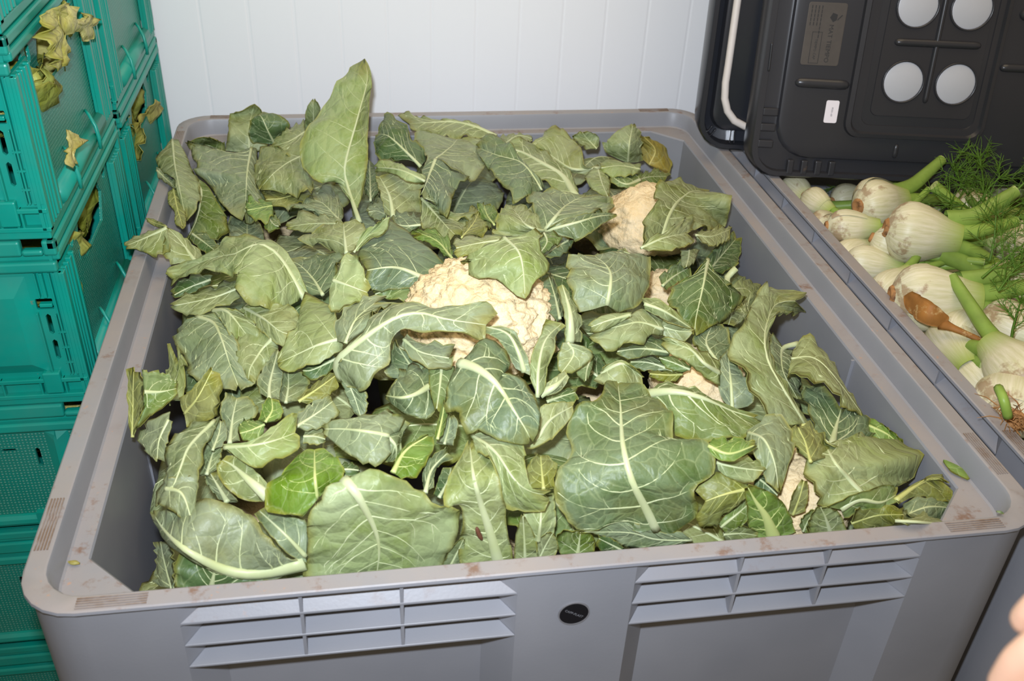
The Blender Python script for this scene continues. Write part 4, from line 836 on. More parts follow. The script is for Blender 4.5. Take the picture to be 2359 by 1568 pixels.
H|ff|e|9|8|0|335,560,10 430,660,11 540,850,11 610,1020,10 630,1170,9 612,1330,8 600,1430,6|300,580,10 190,610,10 140,740,10 30,830,10 20,1000,9 8,1200,8 0,1380,7 300,1440,6|400,540,10 560,468,11 750,528,11 960,648,10 1100,728,10 1315,778,10 1305,950,9 1232,1140,8 1172,1285,7 900,1420,6
H|fm|p|8|10|0|1635,1280,7 1560,1010,9 1480,760,10 1420,540,10 1385,240,8|1295,1280,6 1295,1100,7 1320,900,8 1300,770,8 1155,740,8 1225,520,8 1300,385,8 1378,245,8|1755,1240,6 1695,920,8 1685,760,9 1645,600,9 1600,450,9 1500,255,8 1400,235,8
H|fm|p|9|4|0|1410,195,8 1600,330,10 1760,560,10 1880,650,9 2058,690,8|1480,165,8 1700,215,8 1835,270,8 1855,450,9 1905,630,9 2065,642,8|1450,335,9 1590,445,10 1650,640,10 1680,795,9 1850,835,9 2000,805,8 2055,722,8
H|fm|o|5|3|0|2005,640 1990,500 1978,352|1900,635 1825,560 1878,430 1958,345|2108,645 2090,560 2118,450 2022,355
H|fm|p|6|3|0|1850,1240 1842,1040 1830,845|1755,1230 1765,1060 1818,855|1958,1230 1945,1060 1852,872
H|fm|p|6|3|0|1955,1240 2020,1110 2085,995|1945,1140 1955,1048 2060,995|2045,1230 2128,1140 2105,1025
H|fm|p|4|4|0|1960,1080 1980,900 1990,680|1840,1030 1840,850 1890,680|2095,1030 2108,850 2085,680
H|fm|g|6|3|0|1220,1290 1285,1160 1340,1045|1155,1285 1228,1128 1332,1040|1295,1270 1340,1140 1345,1055
H|ff|b|7|5|0|745,500 850,320 1055,185|735,470 825,305 1040,172|820,552 945,535 1015,450 1085,300 1080,205
H|ff|g|9|4|0|710,195,9 500,155,10 330,140,9 148,140,8|800,150,8 840,25,8 650,3,9 450,35,9 250,65,9 155,118,8|720,355,8 650,425,8 590,450,8 480,415,8 380,362,8 260,262,8 158,170,8
+|690,190,9 770,280,8 765,400,6|740,15,9 855,55,7 840,200,7 795,390,6|672,280,8 665,405,7 740,410,6
H|fm|u|6|4|0|1015,670 1070,480 1215,325|995,605 1005,480 1075,365 1200,275|1085,625 1095,500 1155,425 1258,380
H|fm|d|3|3|0|1130,710 1200,580 1235,450|1085,690 1125,560 1165,465|1175,725 1258,560 1258,435
E|mid|g|11|8|.12|140,985,5 108,870,8 200,770,10 400,620,12 560,530,13 720,505,13 900,550,13 1190,592,12|150,850,9 195,740,10 340,618,11 365,540,11 450,458,11 620,438,12 780,458,12 1000,443,13 1200,428,13 1280,500,12|205,1035,6 330,1080,7 392,985,8 472,875,9 545,650,11 700,632,12 860,645,12 1000,650,12 1100,682,12 1180,708,11
E|mid|g|8|4|0|175,725,8 250,560,9 400,420,8|105,705,7 110,560,8 228,438,8 370,365,8 475,398,7|335,620,9 370,540,10 450,458,9 605,428,8
E|mid|u|5|2|0|200,1015,6 250,1130,5 292,1275,4|145,1000,6 188,1110,5 240,1225,4|335,1075,6 338,1180,5 312,1255,4
E|mid|g|9|3|0|595,695 720,790 945,835|620,665 720,738 790,722 968,743|588,750 650,842 750,893 928,923 955,820
E|mid|u|6|4|0|775,1005,6 680,930,7 550,740,7|560,990,6 465,940,6 485,800,6 535,690,7|788,900,7 680,858,7 600,775,7
E|mid|u|7|7|0|785,1030,7 690,1085,8 580,1115,8 455,1100,6|785,900,7 650,880,7 555,985,7|825,1205,6 760,1275,6 640,1255,6 540,1185,6 465,1122,6
E|mid|m|8|3|0|870,895 855,1050 832,1210|775,895 782,1050 825,1205|968,890 925,1085 852,1225
E|mid|u|12|9|0|1000,862,12 1120,900,13 1240,990,13 1320,1090,12 1380,1190,12 1490,1370,10 1515,1445,9|970,900,11 930,1020,11 888,1130,10 878,1205,10 980,1212,10 998,1310,10 1058,1392,9 1130,1342,10 1260,1422,10 1400,1453,9 1500,1452,9|1080,788,12 1222,688,12 1335,770,12 1372,880,12 1300,932,12 1425,950,12 1535,1070,11 1573,1200,11 1573,1340,10 1530,1435,9
E|mid|b|9|2|0|840,1415 870,1280 893,1150|822,1405 848,1270 886,1135|872,1385 908,1232 900,1150
E|mid|g|7|2|0|890,1450 920,1340 932,1250|830,1445 888,1320 920,1225|953,1455 988,1300 950,1240
E|mid|g|10|6|0|1465,930,9 1420,780,11 1340,650,12 1172,598,12|1400,905,9 1340,782,10 1270,692,11 1175,642,11|1515,955,9 1495,840,10 1435,718,11 1405,638,12 1300,598,12
E|mid|p|9|4|0|1562,1115,7 1570,900,9 1620,700,10 1755,565,9|1518,1000,8 1505,850,9 1588,650,10 1618,552,10|1605,1065,7 1635,900,8 1685,770,9 1695,660,9 1765,600,9
E|mr|p|6|9|.1|1585,1085,6 1690,1032,7 1780,945,7|1590,1045,6 1680,975,7 1765,915,7|1620,1105,6 1725,1065,6 1795,970,7
E|big|p|6|4|0|1550,1440,6 1650,1280,7 1830,1170,6|1555,1340,6 1585,1185,7 1700,1148,7 1820,1150,6|1490,1490,6 1620,1450,6 1745,1335,6 1818,1250,6
E|big|d|4|3|0|1630,1145 1730,1110 1845,1075|1615,1100 1720,1055 1855,1045|1680,1175 1800,1168 1860,1120
D|ml2|o|4|3|0|1390,1448 1540,1350 1700,1235|1380,1420 1520,1308 1685,1205|1450,1458 1600,1438 1710,1335
D|ml2|g|3|3|0|1290,1460 1310,1330 1310,1210|1235,1450 1255,1280 1300,1200|1405,1440 1485,1300 1395,1205
D|ml2|g|4|4|0|1160,1430 1165,1300 1235,1025|1085,1380 1065,1290 1128,1160 1220,1035|1235,1430 1265,1250 1245,1095
G|ml2|g|5|4|0|710,545 730,380 762,235|675,525 685,440 645,330 688,218|775,525 775,432 905,342 832,236
G|ml2|b|6|2|0|945,405 990,330 985,245|900,393 925,310 968,240|1022,405 1065,350 1032,265
G|ml2|b|5|2|0|940,420 850,460 768,482|905,392 800,390 765,440|935,475 872,535 795,525
G|ff|g|6|3|0|1150,435 1280,350 1400,262|1155,365 1260,275 1372,235|1200,466 1325,435 1438,350
G|ff|p|5|2|0|1195,500 1270,500 1345,520|1215,455 1300,445 1348,498|1195,545 1280,560 1340,530
G|lf|g|5|3|0|558,748 590,640 622,552|510,755 535,650 555,555|645,705 655,630 665,555
G|lf|g|6|2|0|598,590 640,480 655,392|555,530 588,450 640,385|655,565 695,490 675,395
G|ff|d|7|2|0|1420,720 1490,715 1565,722|1415,675 1500,665 1565,710|1440,778 1525,756 1565,728
D|lf|p|4|3|0|370,1440,5 420,1300,5 470,1180,4|380,1480,5 360,1330,4 360,1200,4 385,1000,4|480,1440,4 500,1320,4 505,1150,4 430,985,4
"""
rnd = random.Random(11); proots = {}
for kx, (uv, r, dz, lab) in PLANTS.items():
    p = lift(uv[0], uv[1], 0); proots[kx] = (empty('cauliflower', (float(p[0]), float(p[1]), float(p[2]) - .10), lab, 'cauliflower', 'cauliflowers in the grey bin'), p)
i = 0
for kx, (uv, r, dz, lab) in PLANTS.items():
    i += 1; p = lift(uv[0], uv[1], dz if r else 0)
    curd(proots[kx][0], Vector(p) if r else Vector((min(.34, max(-.34, p[0])), min(.44, max(-.44, p[1])), p[2] - .15)), r or .06, i, 6 if kx == 'mid' else (5 if r else 4))
    st = MB(); b0 = Vector(p) + Vector((0, 0, 0 if r else -.15)); b0.x = min(.36, max(-.36, b0.x)); b0.y = min(.46, max(-.46, b0.y)); st.tube([b0 + Vector((0, 0, -.13)), b0 + Vector((0, 0, -.03))], [.022, .03], 10); so = st.obj('stalk', M['rib'], None, smooth=True); so.color = (*lin((190, 198, 140)), 1); place_child(so, proots[kx][0])
cur = None; specs = []
for ln_ in LEAVES.strip().splitlines():
    w = ln_.split('|')
    if w[0] == '+': specs[-1]['patches'].append(tuple(pts(x, specs[-1]['crop'], specs[-1]['h']) for x in w[1:4])); continue
    h = float(w[3]); s = dict(crop=w[0], plant=w[1], tone=w[2], h=h, rb=float(w[4]) / 1000, pet=float(w[5]))
    mid_, l_, r_ = (pts(w[6], w[0], h), pts(w[7], w[0], h - .6), pts(w[8], w[0], h - .6)); s['patches'] = [(mid_, l_, r_)]; specs.append(s)
for s in specs:
    vt = {'y': (200, 180, 100), 'o': (196, 196, 120), 'b': (196, 206, 130)}.get(s['tone'], VT)
    add_leaf(s['patches'], s['tone'], proots[s['plant']][0], rnd, vt=vt, rb=s['rb'], pet=s['pet'])
# the leaves lying deeper in the heap, seen through the gaps
def deep_leaf(x, y, z, ang, ln, wd, tone, parent):
    d = np.array([math.cos(ang), math.sin(ang), 0]); sdv = np.array([-d[1], d[0], 0]); b = np.array([x, y, z]); prof = (.25, .8, 1, .85, .45, .03); hs = (0, .012, .018, .016, .008, -.008)
    def cl(p): return np.array([min(.435, max(-.435, p[0])), min(.535, max(-.535, p[1])), p[2]])
    mid = [cl(b + d * (ln * (k / 5 - .5)) + np.array([0, 0, hs[k]])) for k in range(6)]
    side = lambda q: [cl(b + d * (ln * (k / 5 - .5)) + sdv * (q * wd / 2 * prof[k]) + np.array([0, 0, hs[k] - .012 * prof[k]])) for k in range(6)]
    add_leaf([(mid, side(-1), side(1))], tone, parent, rnd, rb=.004, dens=.7)
for iy in range(8):
    for ix in range(7):
        x = -.385 + ix * .128 + rnd.uniform(-.03, .03); y = -.47 + iy * .138 + rnd.uniform(-.03, .03)
        z = zbase(x, y) - rnd.uniform(.025, .055); near = min(proots.values(), key=lambda q: (q[1][0] - x) ** 2 + (q[1][1] - y) ** 2)[0]
        if x < -.3 and y < -.3: z -= .045
        deep_leaf(x, y, z, rnd.uniform(0, 6.28), rnd.uniform(.17, .23), rnd.uniform(.12, .17), rnd.choice('ggmupd'), near)
# ================================================================= fennel
def fennel_mat():
    m, nt, b = mat('fennel_bulb'); uv = nd(nt, 'ShaderNodeUVMap'); uv.uv_map = 'UVMap'; sp = nd(nt, 'ShaderNodeSeparateXYZ'); nt.links.new(uv.outputs[0], sp.inputs[0]); oi = nd(nt, 'ShaderNodeObjectInfo')
    mp = nd(nt, 'ShaderNodeMapping'); mp.inputs['Scale'].default_value = (26, 1.2, 1); nt.links.new(uv.outputs[0], mp.inputs[0])
    st = noise_n(nt, mp.outputs[0], 2.2, 4, .6)
    c = mix(nt, ramp(nt, st, [(.35, 0.0), (.7, 1.0)]), lin((196, 190, 148)), lin((220, 212, 184)))
    c = mix(nt, ramp(nt, sp.outputs['Y'], [(.58, 0.0), (1.0, 1.0)]), c, lin((150, 168, 78)))
    va = nd(nt, 'ShaderNodeVectorMath', operation='ADD'); cx = nd(nt, 'ShaderNodeCombineXYZ'); nt.links.new(math_(nt, 'MULTIPLY', oi.outputs['Random'], 20.0), cx.inputs[2]); nt.links.new(coord(nt), va.inputs[0]); nt.links.new(cx.outputs[0], va.inputs[1])
    dn = noise_n(nt, va.outputs[0], 26, 6, .65); low = ramp(nt, sp.outputs['Y'], [(.05, 1.0), (.45, 0.0)])
    c = mix(nt, math_(nt, 'MULTIPLY', ramp(nt, math_(nt, 'ADD', dn, math_(nt, 'MULTIPLY', low, .14)), [(.62, 0.0), (.70, 1.0)]), .7), c, lin((140, 104, 70)))
    nt.links.new(c, b.inputs['Base Color']); b.inputs['Roughness'].default_value = .42; bump(nt, b, st, .25, .002); return m
M['fennel'] = fennel_mat(); M['fstalk'] = simple('fennel_stalk', (128, 154, 66), .42, .4, .22, 22); M['froot'] = simple('fennel_root', (164, 118, 72), .75, .3, .3, 60, ((96, 66, 44), .55, .65, 40)); M['frond'] = simple('fennel_frond', (84, 118, 34), .5, .4, .2, 30)
M['fcut'] = simple('fennel_cut_end', (176, 186, 120), .6, .3, .1, 60); M['fdry'] = simple('fennel_dry_leaf', (150, 100, 46), .6, .3, .3, 30, ((206, 176, 120), .55, .68, 50))
def fz(x, y): return ZR - .035 + .02 * noise.noise(Vector((x * 5, y * 5, 2)))
def flift(u, v, h):
    z = ZR
    for _ in range(8): p = hit(u, v, 2, z); z = fz(p[0], p[1]) + h
    return Vector(hit(u, v, 2, z))
def fennel(C, axis, W, L, stalks, seed, label, fr=0, roll=0.0):
    rd = random.Random(seed); root = empty('fennel', C, label, 'fennel', 'fennel bulbs in the right bin')
    A = Vector(axis).normalized(); vw = (Vector(CAMP) - Vector(C)).normalized(); X = A.cross(vw).normalized(); Y = A.cross(X); Rm = Matrix((X, Y, A)).transposed() @ Matrix.Rotation(roll, 3, 'Z')
    prof = [(0, .28), (.03, .5), (.10, .78), (.22, .97), (.36, 1.0), (.52, .92), (.68, .76), (.84, .62), (1.0, .52)]
    def surf(scale, s0, s1, a0, a1, ns, na, off=0.0):
        vs, uvs = [], []
        for i in range(ns + 1):
            s = s0 + (s1 - s0) * i / ns; f = float(np.interp(s, [q[0] for q in prof], [q[1] for q in prof]))
            for j in range(na + 1):
                t = j / na; a = a0 + (a1 - a0) * t; saw = ((a / math.pi + s * .35 + seed * .37) % 1.0)
                r = W / 2 * f * (scale + .045 * saw + .025 * noise.noise(Vector((math.cos(a) * 2, math.sin(a) * 2, s * 3 + seed))))
                ed = math.sin(math.pi * t) if off else 1
                vs.append(Rm @ Vector((r * math.cos(a), r * .78 * math.sin(a), (s - .5) * L)) * 1.0); uvs.append((a / 6.283, s))
        fs = [(i * (na + 1) + j, i * (na + 1) + j + 1, (i + 1) * (na + 1) + j + 1, (i + 1) * (na + 1) + j) for i in range(ns) for j in range(na)]
        return vs, fs, uvs
    v, f, u = surf(1.0, 0, 1, 0, 6.2832, 16, 30); new_obj('bulb', v, f, M['fennel'], root, True, u)
    a0 = rd.uniform(0, 6); v, f, u = surf(1.07, .06, rd.uniform(.66, .8), a0, a0 + 2.6, 10, 16, 1); new_obj('outer_sheath', v, f, M['fennel'], root, True, u)
    m = MB(); rw = W * .15
    m.rings([[Rm @ Vector((rw * k * (1 + .12 * noise.noise(Vector((j, seed, k * 3)))) * math.cos(6.2832 * j / 14), rw * k * .9 * math.sin(6.2832 * j / 14), -L * .5 - dz)) for j in range(14)] for k, dz in ((1.25, -.012), (1.1, .000), (.95, .003), (.70, .004), (.55, .001), (.1, .002))], cap1=True); m.obj('root_end', M['froot'], root, smooth=True)
    for k in range(stalks):
        a = (k - (stalks - 1) / 2) * .55 + rd.uniform(-.1, .1); l = rd.uniform(.10, .17); off = Rm @ Vector((W * .19 * (k - (stalks - 1) / 2), W * rd.uniform(-.05, .05), L * .28)); d0 = (Rm @ Vector((math.sin(a) * .35, 0, 1))).normalized(); d1 = (Rm @ Vector((math.sin(a) * 1.0, rd.uniform(-.2, .3), 1))).normalized()
        if C[0] + off.x + d1.x * l < .60: l *= .25
        P = [off, off + d0 * l * .35, off + d0 * l * .35 + d1 * l * .35, off + d0 * l * .3 + d1 * l * .75]; r0 = W * rd.uniform(.12, .17)
        m = MB(); m.tube([Vector(q) for q in spline([list(q) for q in P], 10)], [r0 * (1.15 - .45 * i / 9) for i in range(10)], 10, .8, cap=False); s = m.obj('stalk', M['fstalk'], root, smooth=True)
        e = P[-1]; m = MB(); m.tube([e - d1 * .004, e + d1 * .0006], [r0 * .66, r0 * .69], 10, .8); m.obj('cut_end', M['fcut'], s)
        if k < fr: frond(root, e, (d1 + Vector((0, 0, .5))).normalized(), rd, .09)
    return root
def frond(parent, P, d, rd, ln, world=False, n1=11):
    m = MB(); P = Vector(P); d = Vector(d).normalized()
    def branch(p, d, l, r, lev):
        k = 5; pts_ = [p]; dd = d.copy()
        for i in range(k): dd = (dd + Vector((rd.uniform(-1, 1), rd.uniform(-1, 1), rd.uniform(-1, .7))) * .16).normalized(); pts_.append(pts_[-1] + dd * l / k)
        m.tube(pts_, [r * (1 - .6 * i / k) for i in range(k + 1)], 4 if lev == 0 else 3, 1, cap=False)
        if lev < 2:
            for i in range((n1, 7)[lev]):
                t = rd.uniform(.15, 1) * k; q = pts_[int(min(t, k - .01))]; o = dd.orthogonal().normalized(); o.rotate(Matrix.Rotation(rd.uniform(0, 6.28), 3, dd)); branch(q, (dd * .7 + o * .8).normalized(), l * rd.uniform(.35, .62), r * .55, lev + 1)
    branch(P, d, ln, .0019, 0); o = m.obj('frond', M['frond'], None if world else parent, smooth=True)
    if world: place_child(o, parent)
    return o
FEN = [  # bulb px, neck px, width m, length m, h bulb, h neck, stalks, fronds, label
 ((2030, 468), (2150, 452), .080, .098, .050, .045, 3, 0, 'large fennel bulb with round root end facing forward, under the cover edge'),
 ((2125, 537), (2225, 552), .088, .108, .055, .055, 4, 1, 'plump fennel bulb with brown root and thick stalks pointing right, near the covers'),
 ((1965, 522), (2040, 524), .052, .080, .040, .040, 1, 0, 'small fennel bulb with a single thin stalk pointing right, beside rim'),
 ((2052, 565), (2110, 590), .050, .06, .03, .02, 2, 0, 'small round fennel bulb with brown root, left of the plump one'),
 ((2155, 685), (2260, 690), .090, .118, .055, .055, 4, 2, 'large fennel bulb with torn brown outer layer, resting on the bin rim'),
 ((2335, 565), (2270, 540), .085, .11, .02, .03, 2, 0, 'pale fennel bulb at the picture edge right of the plump one'),
 ((2350, 665), (2420, 640), .085, .11, .04, .04, 2, 1, 'fennel bulb at the picture edge behind the stalks of the torn one'),
 ((2200, 800), (2250, 870), .066, .12, .03, .03, 2, 0, 'slim fennel bulb lying along the rim below the torn brown one'),
 ((2335, 845), (2262, 775), .075, .11, .05, .05, 2, 0, 'fennel bulb with two green stalks pointing up to the left'),
 ((2350, 915), (2370, 850), .095, .13, .06, .06, 2, 0, 'big fennel bulb at the lower picture edge above the hairy root'),
 ((1838, 447), (1870, 470), .055, .085, .015, .015, 1, 0, 'white ribbed fennel bulb in the corner beside rim and cover'),
 ((1885, 470), (1930, 500), .045, .075, .01, .01, 2, 0, 'narrow white fennel bulb second from the rim corner'),
 ((1902, 512), (1940, 500), .042, .07, .025, .02, 1, 0, 'fennel with orange-brown root end against the bin rim'),
 ((1970, 580), (2010, 560), .05, .08, .018, .018, 2, 0, 'pale fennel bulb below the small single-stalk one'),
 ((2010, 612), (2060, 620), .058, .085, .025, .02, 2, 0, 'fennel bulb with speckled side lying close to the rim'),
 ((2060, 655), (2090, 630), .05, .08, .015, .02, 2, 0, 'fennel bulb half hidden behind the torn brown one'),
 ((2228, 755), (2262, 720), .06, .09, .02, .02, 1, 0, 'white fennel bulb behind the crossing stalks'),
 ((2270, 893), (2310, 935), .06, .09, .03, .025, 1, 0, 'fennel bulb near the rim beside the leaning dark green stalk'),
 ((2340, 760), (2400, 790), .07, .10, .02, .02, 2, 1, 'fennel bulb with brown base at the right edge below the torn one'),
 ((2110, 600), (2180, 600), .05, .08, -.02, -.02, 3, 1, 'fennel with many thin stalks in the gap under the plump one'),
 ((2250, 480), (2330, 500), .06, .09, -.01, -.01, 2, 2, 'fennel with feathery fronds in front of the cover'),
 ((2330, 450), (2380, 470), .06, .08, .0, .0, 1, 0, 'brown-stained fennel at the right edge just under the cover'),
]
for n_, (b, nk, W, L, hb, hn, st, fr, lab) in enumerate(FEN):
    B, K = flift(*b, hb), flift(*nk, hn)
    lim = .578 + .30 * W
    if B.x < lim: dlt = K - B; B = Vector(hit(*b, 0, lim)); K = B + dlt
    fennel(B, K - B, W, L, st, n_ + 1, lab, fr)
big5 = [o for o in COL.objects if o.name.startswith('fennel') and o.type == 'EMPTY']
# fronds that spill over the cover edge and between the bulbs
rd = random.Random(5); fro = big5[20]
for (u, v, h, dx, dz, ln) in ((2270, 470, .05, -.4, .9, .075), (2285, 520, .055, -.6, .6, .085), (2240, 500, .04, .2, .6, .07), (2300, 500, .045, .5, .4, .08), (2230, 450, .055, -.5, .7, .06), (2200, 470, .03, .3, .3, .07)): frond(fro, flift(u, v, h), (dx, .15, dz), rd, ln * 1.3, True, 17)
fro = big5[4]
for (u, v, h, dx, dz, ln) in ((2262, 640, .075, .5, .5, .075), (2280, 600, .07, .2, .7, .065), (2300, 670, .075, .3, .4, .05), (2330, 780, .06, .1, .8, .05)): frond(fro, flift(u, v, h), (dx, .2, dz), rd, ln * 1.25, True, 16)
# torn brown outer leaf of the big bulb with its dried stem
f5 = lambda x, y, h: np.array(flift(1750 + x * .3955, 380 + y * .3955, h))
V, Fc, UV, ED, MI, vm = sheet([([f5(840, 765, .050), f5(960, 868, .058), f5(1100, 930, .048)], [f5(900, 735, .066), f5(1010, 800, .074), f5(1105, 885, .056)], [f5(850, 830, .040), f5(950, 920, .044), f5(1085, 950, .042)])], rd, bulge=.2, veins=False, wr=1.2)
o = new_obj('dry_leaf', V, Fc, [M['fdry'], M['fdry']], None, True, UV, ED, MI); place_child(o, fro); tag(o, 'torn brown outer layer')
m = MB(); m.tube([Vector(q) for q in spline([f5(1060, 925, .046), f5(1140, 955, .05), f5(1290, 1020, .045)], 10)], [.009, .0075, .006, .005, .0045, .0042, .004, .004, .0038, .0038], 8, .7)
o = m.obj('dry_stem', M['fdry'], None, smooth=True); place_child(o, fro)
m = MB(); m.tube([Vector(q) for q in spline([list(flift(2300, 893, .07)), list(flift(2312, 920, .07)), list(flift(2322, 960, .05))], 10)], [.0055] * 10, 8); o = m.obj('stalk', M['fstalk'], None, smooth=True); place_child(o, big5[17])
# hairy root at the lower end
m = MB(); q = flift(2340, 965, .035)
for k in range(60):
    d = Vector((rd.uniform(-1, 1), rd.uniform(-1, 1), rd.uniform(-.2, 1))).normalized(); p1 = q + Vector((rd.uniform(-.02, .02), rd.uniform(-.03, .03), 0)); p2 = p1 + d * rd.uniform(.012, .03); m.tube([p1, p1.lerp(p2, .5) + Vector((0, 0, .003)), p2], [.0007, .0006, .0003], 3, cap=False)
o = m.obj('root_hairs', M['froot'], None); place_child(o, big5[9])
# deeper layer of fennel filling the bin below
for n_ in range(30):
    x = .635 + (n_ % 5) * .115 + rd.uniform(-.02, .02); y = -.45 + (n_ // 5) * .15 + rd.uniform(-.03, .03); z = ZR - rd.uniform(.07, .095); a = rd.uniform(0, 6.28) if x > .8 else rd.uniform(-1.3, 1.3)
    fennel(Vector((x, y, z)), (math.cos(a), math.sin(a), rd.uniform(-.1, .2)), rd.uniform(.06, .08), rd.uniform(.09, .11), 4, 40 + n_, 'fennel bulb lying deeper in the right bin under the other bulbs', n_ % 2 + (1 if n_ % 3 == 0 else 0))

# ================================================================= lettuce in the crates
def lettuce(parent_loc, seed, label, leaves, tone=(150, 158, 60)):
    rd = random.Random(seed); r = empty('lettuce', parent_loc, label, 'lettuce', 'lettuces in the green crates')
    for (mid, L, R, tn) in leaves:
        V, Fc, UV, ED, MI, vm = sheet([(mid, L, R)], rd, bulge=.12, ruff=1.5, veins=False, wr=1.3, dens=1.0)
        o = new_obj('leaf', V, Fc, [M['lettuce'], M['lettuce']], None, True, UV, ED, MI); o.color = (*lin(tn), 1); place_child(o, r)
    return r
def on_side(u, v, off): return hit(u, v, 0, XS + off)
def lp_(s, off): 
    out = []
    for q in s.split():
        w = [float(x) for x in q.split(',')]; out.append(on_side(w[0], w[1], w[2] if len(w) > 2 else off))
    return out
lettuce((XS, .08, 1.15), 1, 'limp yellow-green lettuce leaves hanging out of the top left crate handle hole', [
    (lp_('120,20 148,62 140,110 142,165', .012), lp_('100,30 100,70 108,120 128,165', .012), lp_('150,0 150,80 158,115 152,150', .014), (186, 182, 78)),
    (lp_('130,20,.006 160,45,.02 190,62,.02 214,62,.016', .012), lp_('150,5 165,20 175,45 205,32,.02 217,48', .012), lp_('135,60 150,80 180,72 190,95 212,90', .014), (196, 192, 112))])
lettuce((XS, .12, 1.02), 2, 'small pale torn lettuce leaf caught on the crate edge above the bin', [
    (lp_('158,300 166,330 165,355 172,380', .014), lp_('152,298 155,335 150,360 152,385', .012), lp_('160,300 190,322 168,345 180,378', .016), (198, 186, 112))])
def lett_ball(C, r, seed, label):
    rd = random.Random(seed); lv = []; C = np.array(C)
    for k in range(9):
        a = rd.uniform(0, 6.28); el = rd.uniform(-.3, 1.0); d = np.array([math.cos(a) * math.cos(el), math.sin(a) * math.cos(el), math.sin(el)]); s = np.array([-math.sin(a), math.cos(a), 0]); u = np.cross(d, s)
        mid = [C - u * r * .6 + d * r * .3, C + d * r * .85, C + u * r * .5 + d * r * 1.0, C + u * r * .8 + d * r * 1.15]
        lv.append((mid, [p + s * r * w for p, w in zip(mid, (.15, .7, .8, .3))], [p - s * r * w for p, w in zip(mid, (.15, .7, .8, .3))], rd.choice(((168, 174, 70), (150, 158, 58), (188, 180, 92), (140, 148, 60)))))
    return lettuce(tuple(C - np.array([0, 0, r])), seed, label, lv)
tn = ['bottom', 'second lowest', 'third lowest', 'rim-height', 'top left', 'uppermost']
for r, st, i in crates:
    if i < 1 or (st == 1 and i < 3): continue
    x0, y0, z0 = r.location; w = 'near' if st == 0 else 'far'
    for k, (dx, dy) in enumerate(((-.078, .11), (-.078, .27), (-.23, .11))):
        if st == 1 and k == 2: continue
        lett_ball((x0 + dx, y0 + dy, z0 + .130), .066, 100 + i * 10 + st * 50 + k, 'yellow-green lettuce at the %s inside the %s crate of the %s stack' % (('front corner', 'handle side', 'middle')[k], tn[i], w))

# ================================================================= bits and pieces
def scrap(u, v, ax, val, label, tone, a, b, rd):
    p = hit(u, v, ax, val); d = np.array([a, b, 0.0]); s = np.array([-b, a, 0]) * .42; z = np.array([0, 0, .0022])
    mid = [p - d + z, p + z * 1.8, p + d + z]; r = empty('leaf_scrap', tuple(p), label, 'leaf scrap')
    add_leaf([(mid, [p - d * .9 + s * .3 + z, p + s + z, p + d * .9 + s * .2 + z], [p - d * .9 - s * .3 + z, p - s + z, p + d * .9 - s * .2 + z])], tone, r, rd, name='blade', rb=.0008, veins=False, wr=.2, ruff=.1)
rd = random.Random(8)
scrap(2202, 1086, 2, ZR - .0300, 'small green leaf scrap lying on the right ledge of the bin', 'b', .006, -.018, rd)
scrap(172, 1300, 2, ZR - .0300, 'tiny yellow leaf scrap on the front left ledge', 'y', .006, -.002, rd)
scrap(2302, 1184, 2, ZR + .0005, 'tiny dark green scrap on the front right rim corner', 'd', .003, -.002, rd)
P = [np.array(lift(1100 + du, 1226 + dv, .096)) + (CAMP - np.array(lift(1100, 1226, .096))) * .004 for du, dv in ((-2, -12), (0, -5), (3, 3), (7, 11), (11, 17))]
m = MB(); m.tube([Vector(q) for q in spline(P, 14)], [.0009, .0016, .002, .0023, .0021, .0025, .0022, .0026, .0023, .0025, .0021, .0019, .0015, .0008], 8)
tag(m.obj('caterpillar', simple('caterpillar_brown', (104, 66, 48), .6, .3, .2, 90), None, smooth=True), 'small brown caterpillar on the rolled leaf beside its yellow-green rib', 'insect')

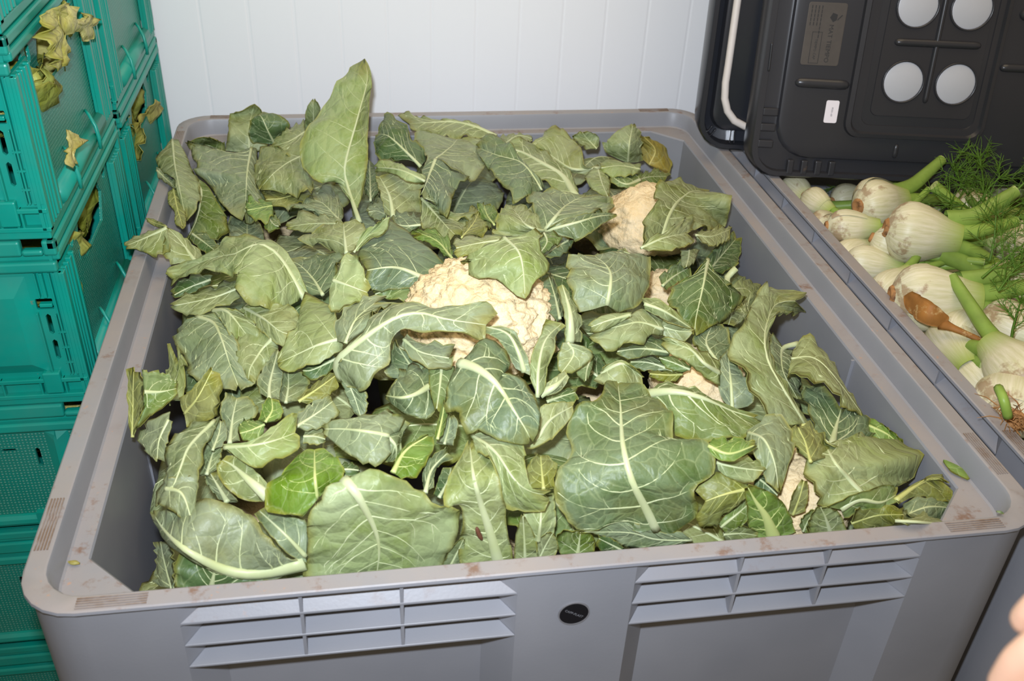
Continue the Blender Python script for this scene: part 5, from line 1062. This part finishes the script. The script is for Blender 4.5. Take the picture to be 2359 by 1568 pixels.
# ================================================================= the blurred hand at the lower right edge
def hand():
    D = .47; J = lambda u, v, dd=0: Vector(along(u, v, D + dd)); m = MB()
    def limb(P, R, n=14):
        P = [list(J(*q)) for q in P]; k = 6 * (len(P) - 1) + 1; S = spline(P, k); r = np.interp(np.linspace(0, 1, k), np.linspace(0, 1, len(R)), R)
        d = Vector(S[-1] - S[-2]).normalized(); pts_ = [Vector(q) for q in S] + [Vector(S[-1]) + d * r[-1] * f for f in (.45, .75, .93)]; rr = list(r) + [r[-1] * f for f in (.88, .64, .32)]
        m.tube(pts_, [float(x) for x in rr], n)
    kn = [(2600, 1405, -.006), (2575, 1492, -.009), (2582, 1580, -.006), (2612, 1655, .0)]
    limb([(3700, 1640, .10), (3200, 1590, .02), (2960, 1560, .0)], [.044, .034, .029], 18)                     # forearm
    for q in kn: limb([(2960, 1555, .0), (2790, (1555 + q[1]) / 2, -.004), q], [.024, .018, .0125])            # back of the hand
    limb([(2960, 1560, .012), (2760, 1530, .016), (2640, 1520, .014)], [.026, .024, .018])
    limb([kn[0], (2490, 1378, -.008), (2412, 1396, .004), (2366, 1428, .016)], [.0110, .0095, .0088, .0074])   # four fingers of different length, bent
    limb([kn[1], (2455, 1478, -.012), (2368, 1520, .002), (2316, 1578, .018)], [.0115, .0098, .0092, .0078])
    limb([kn[2], (2478, 1596, -.008), (2404, 1648, .006), (2366, 1708, .022)], [.0110, .0094, .0088, .0074])
    limb([kn[3], (2534, 1694, .0), (2482, 1742, .010), (2454, 1788, .022)], [.0098, .0082, .0076, .0064])
    limb([(2900, 1490, .004), (2790, 1375, .006), (2690, 1312, .012), (2618, 1290, .018)], [.019, .0145, .0112, .0088])   # thumb from the side of the palm
    o = m.obj('person', simple('skin', (228, 180, 150), .5, .4, .05, 30), None, smooth=True)
    rm = o.modifiers.new('remesh', 'REMESH'); rm.mode = 'VOXEL'; rm.voxel_size = .0022; rm.use_smooth_shade = True
    sm = o.modifiers.new('smooth', 'SMOOTH'); sm.factor = .5; sm.iterations = 6
    return tag(o, 'blurred bare hand with bent fingers reaching in at the lower right edge', 'person')
hand()
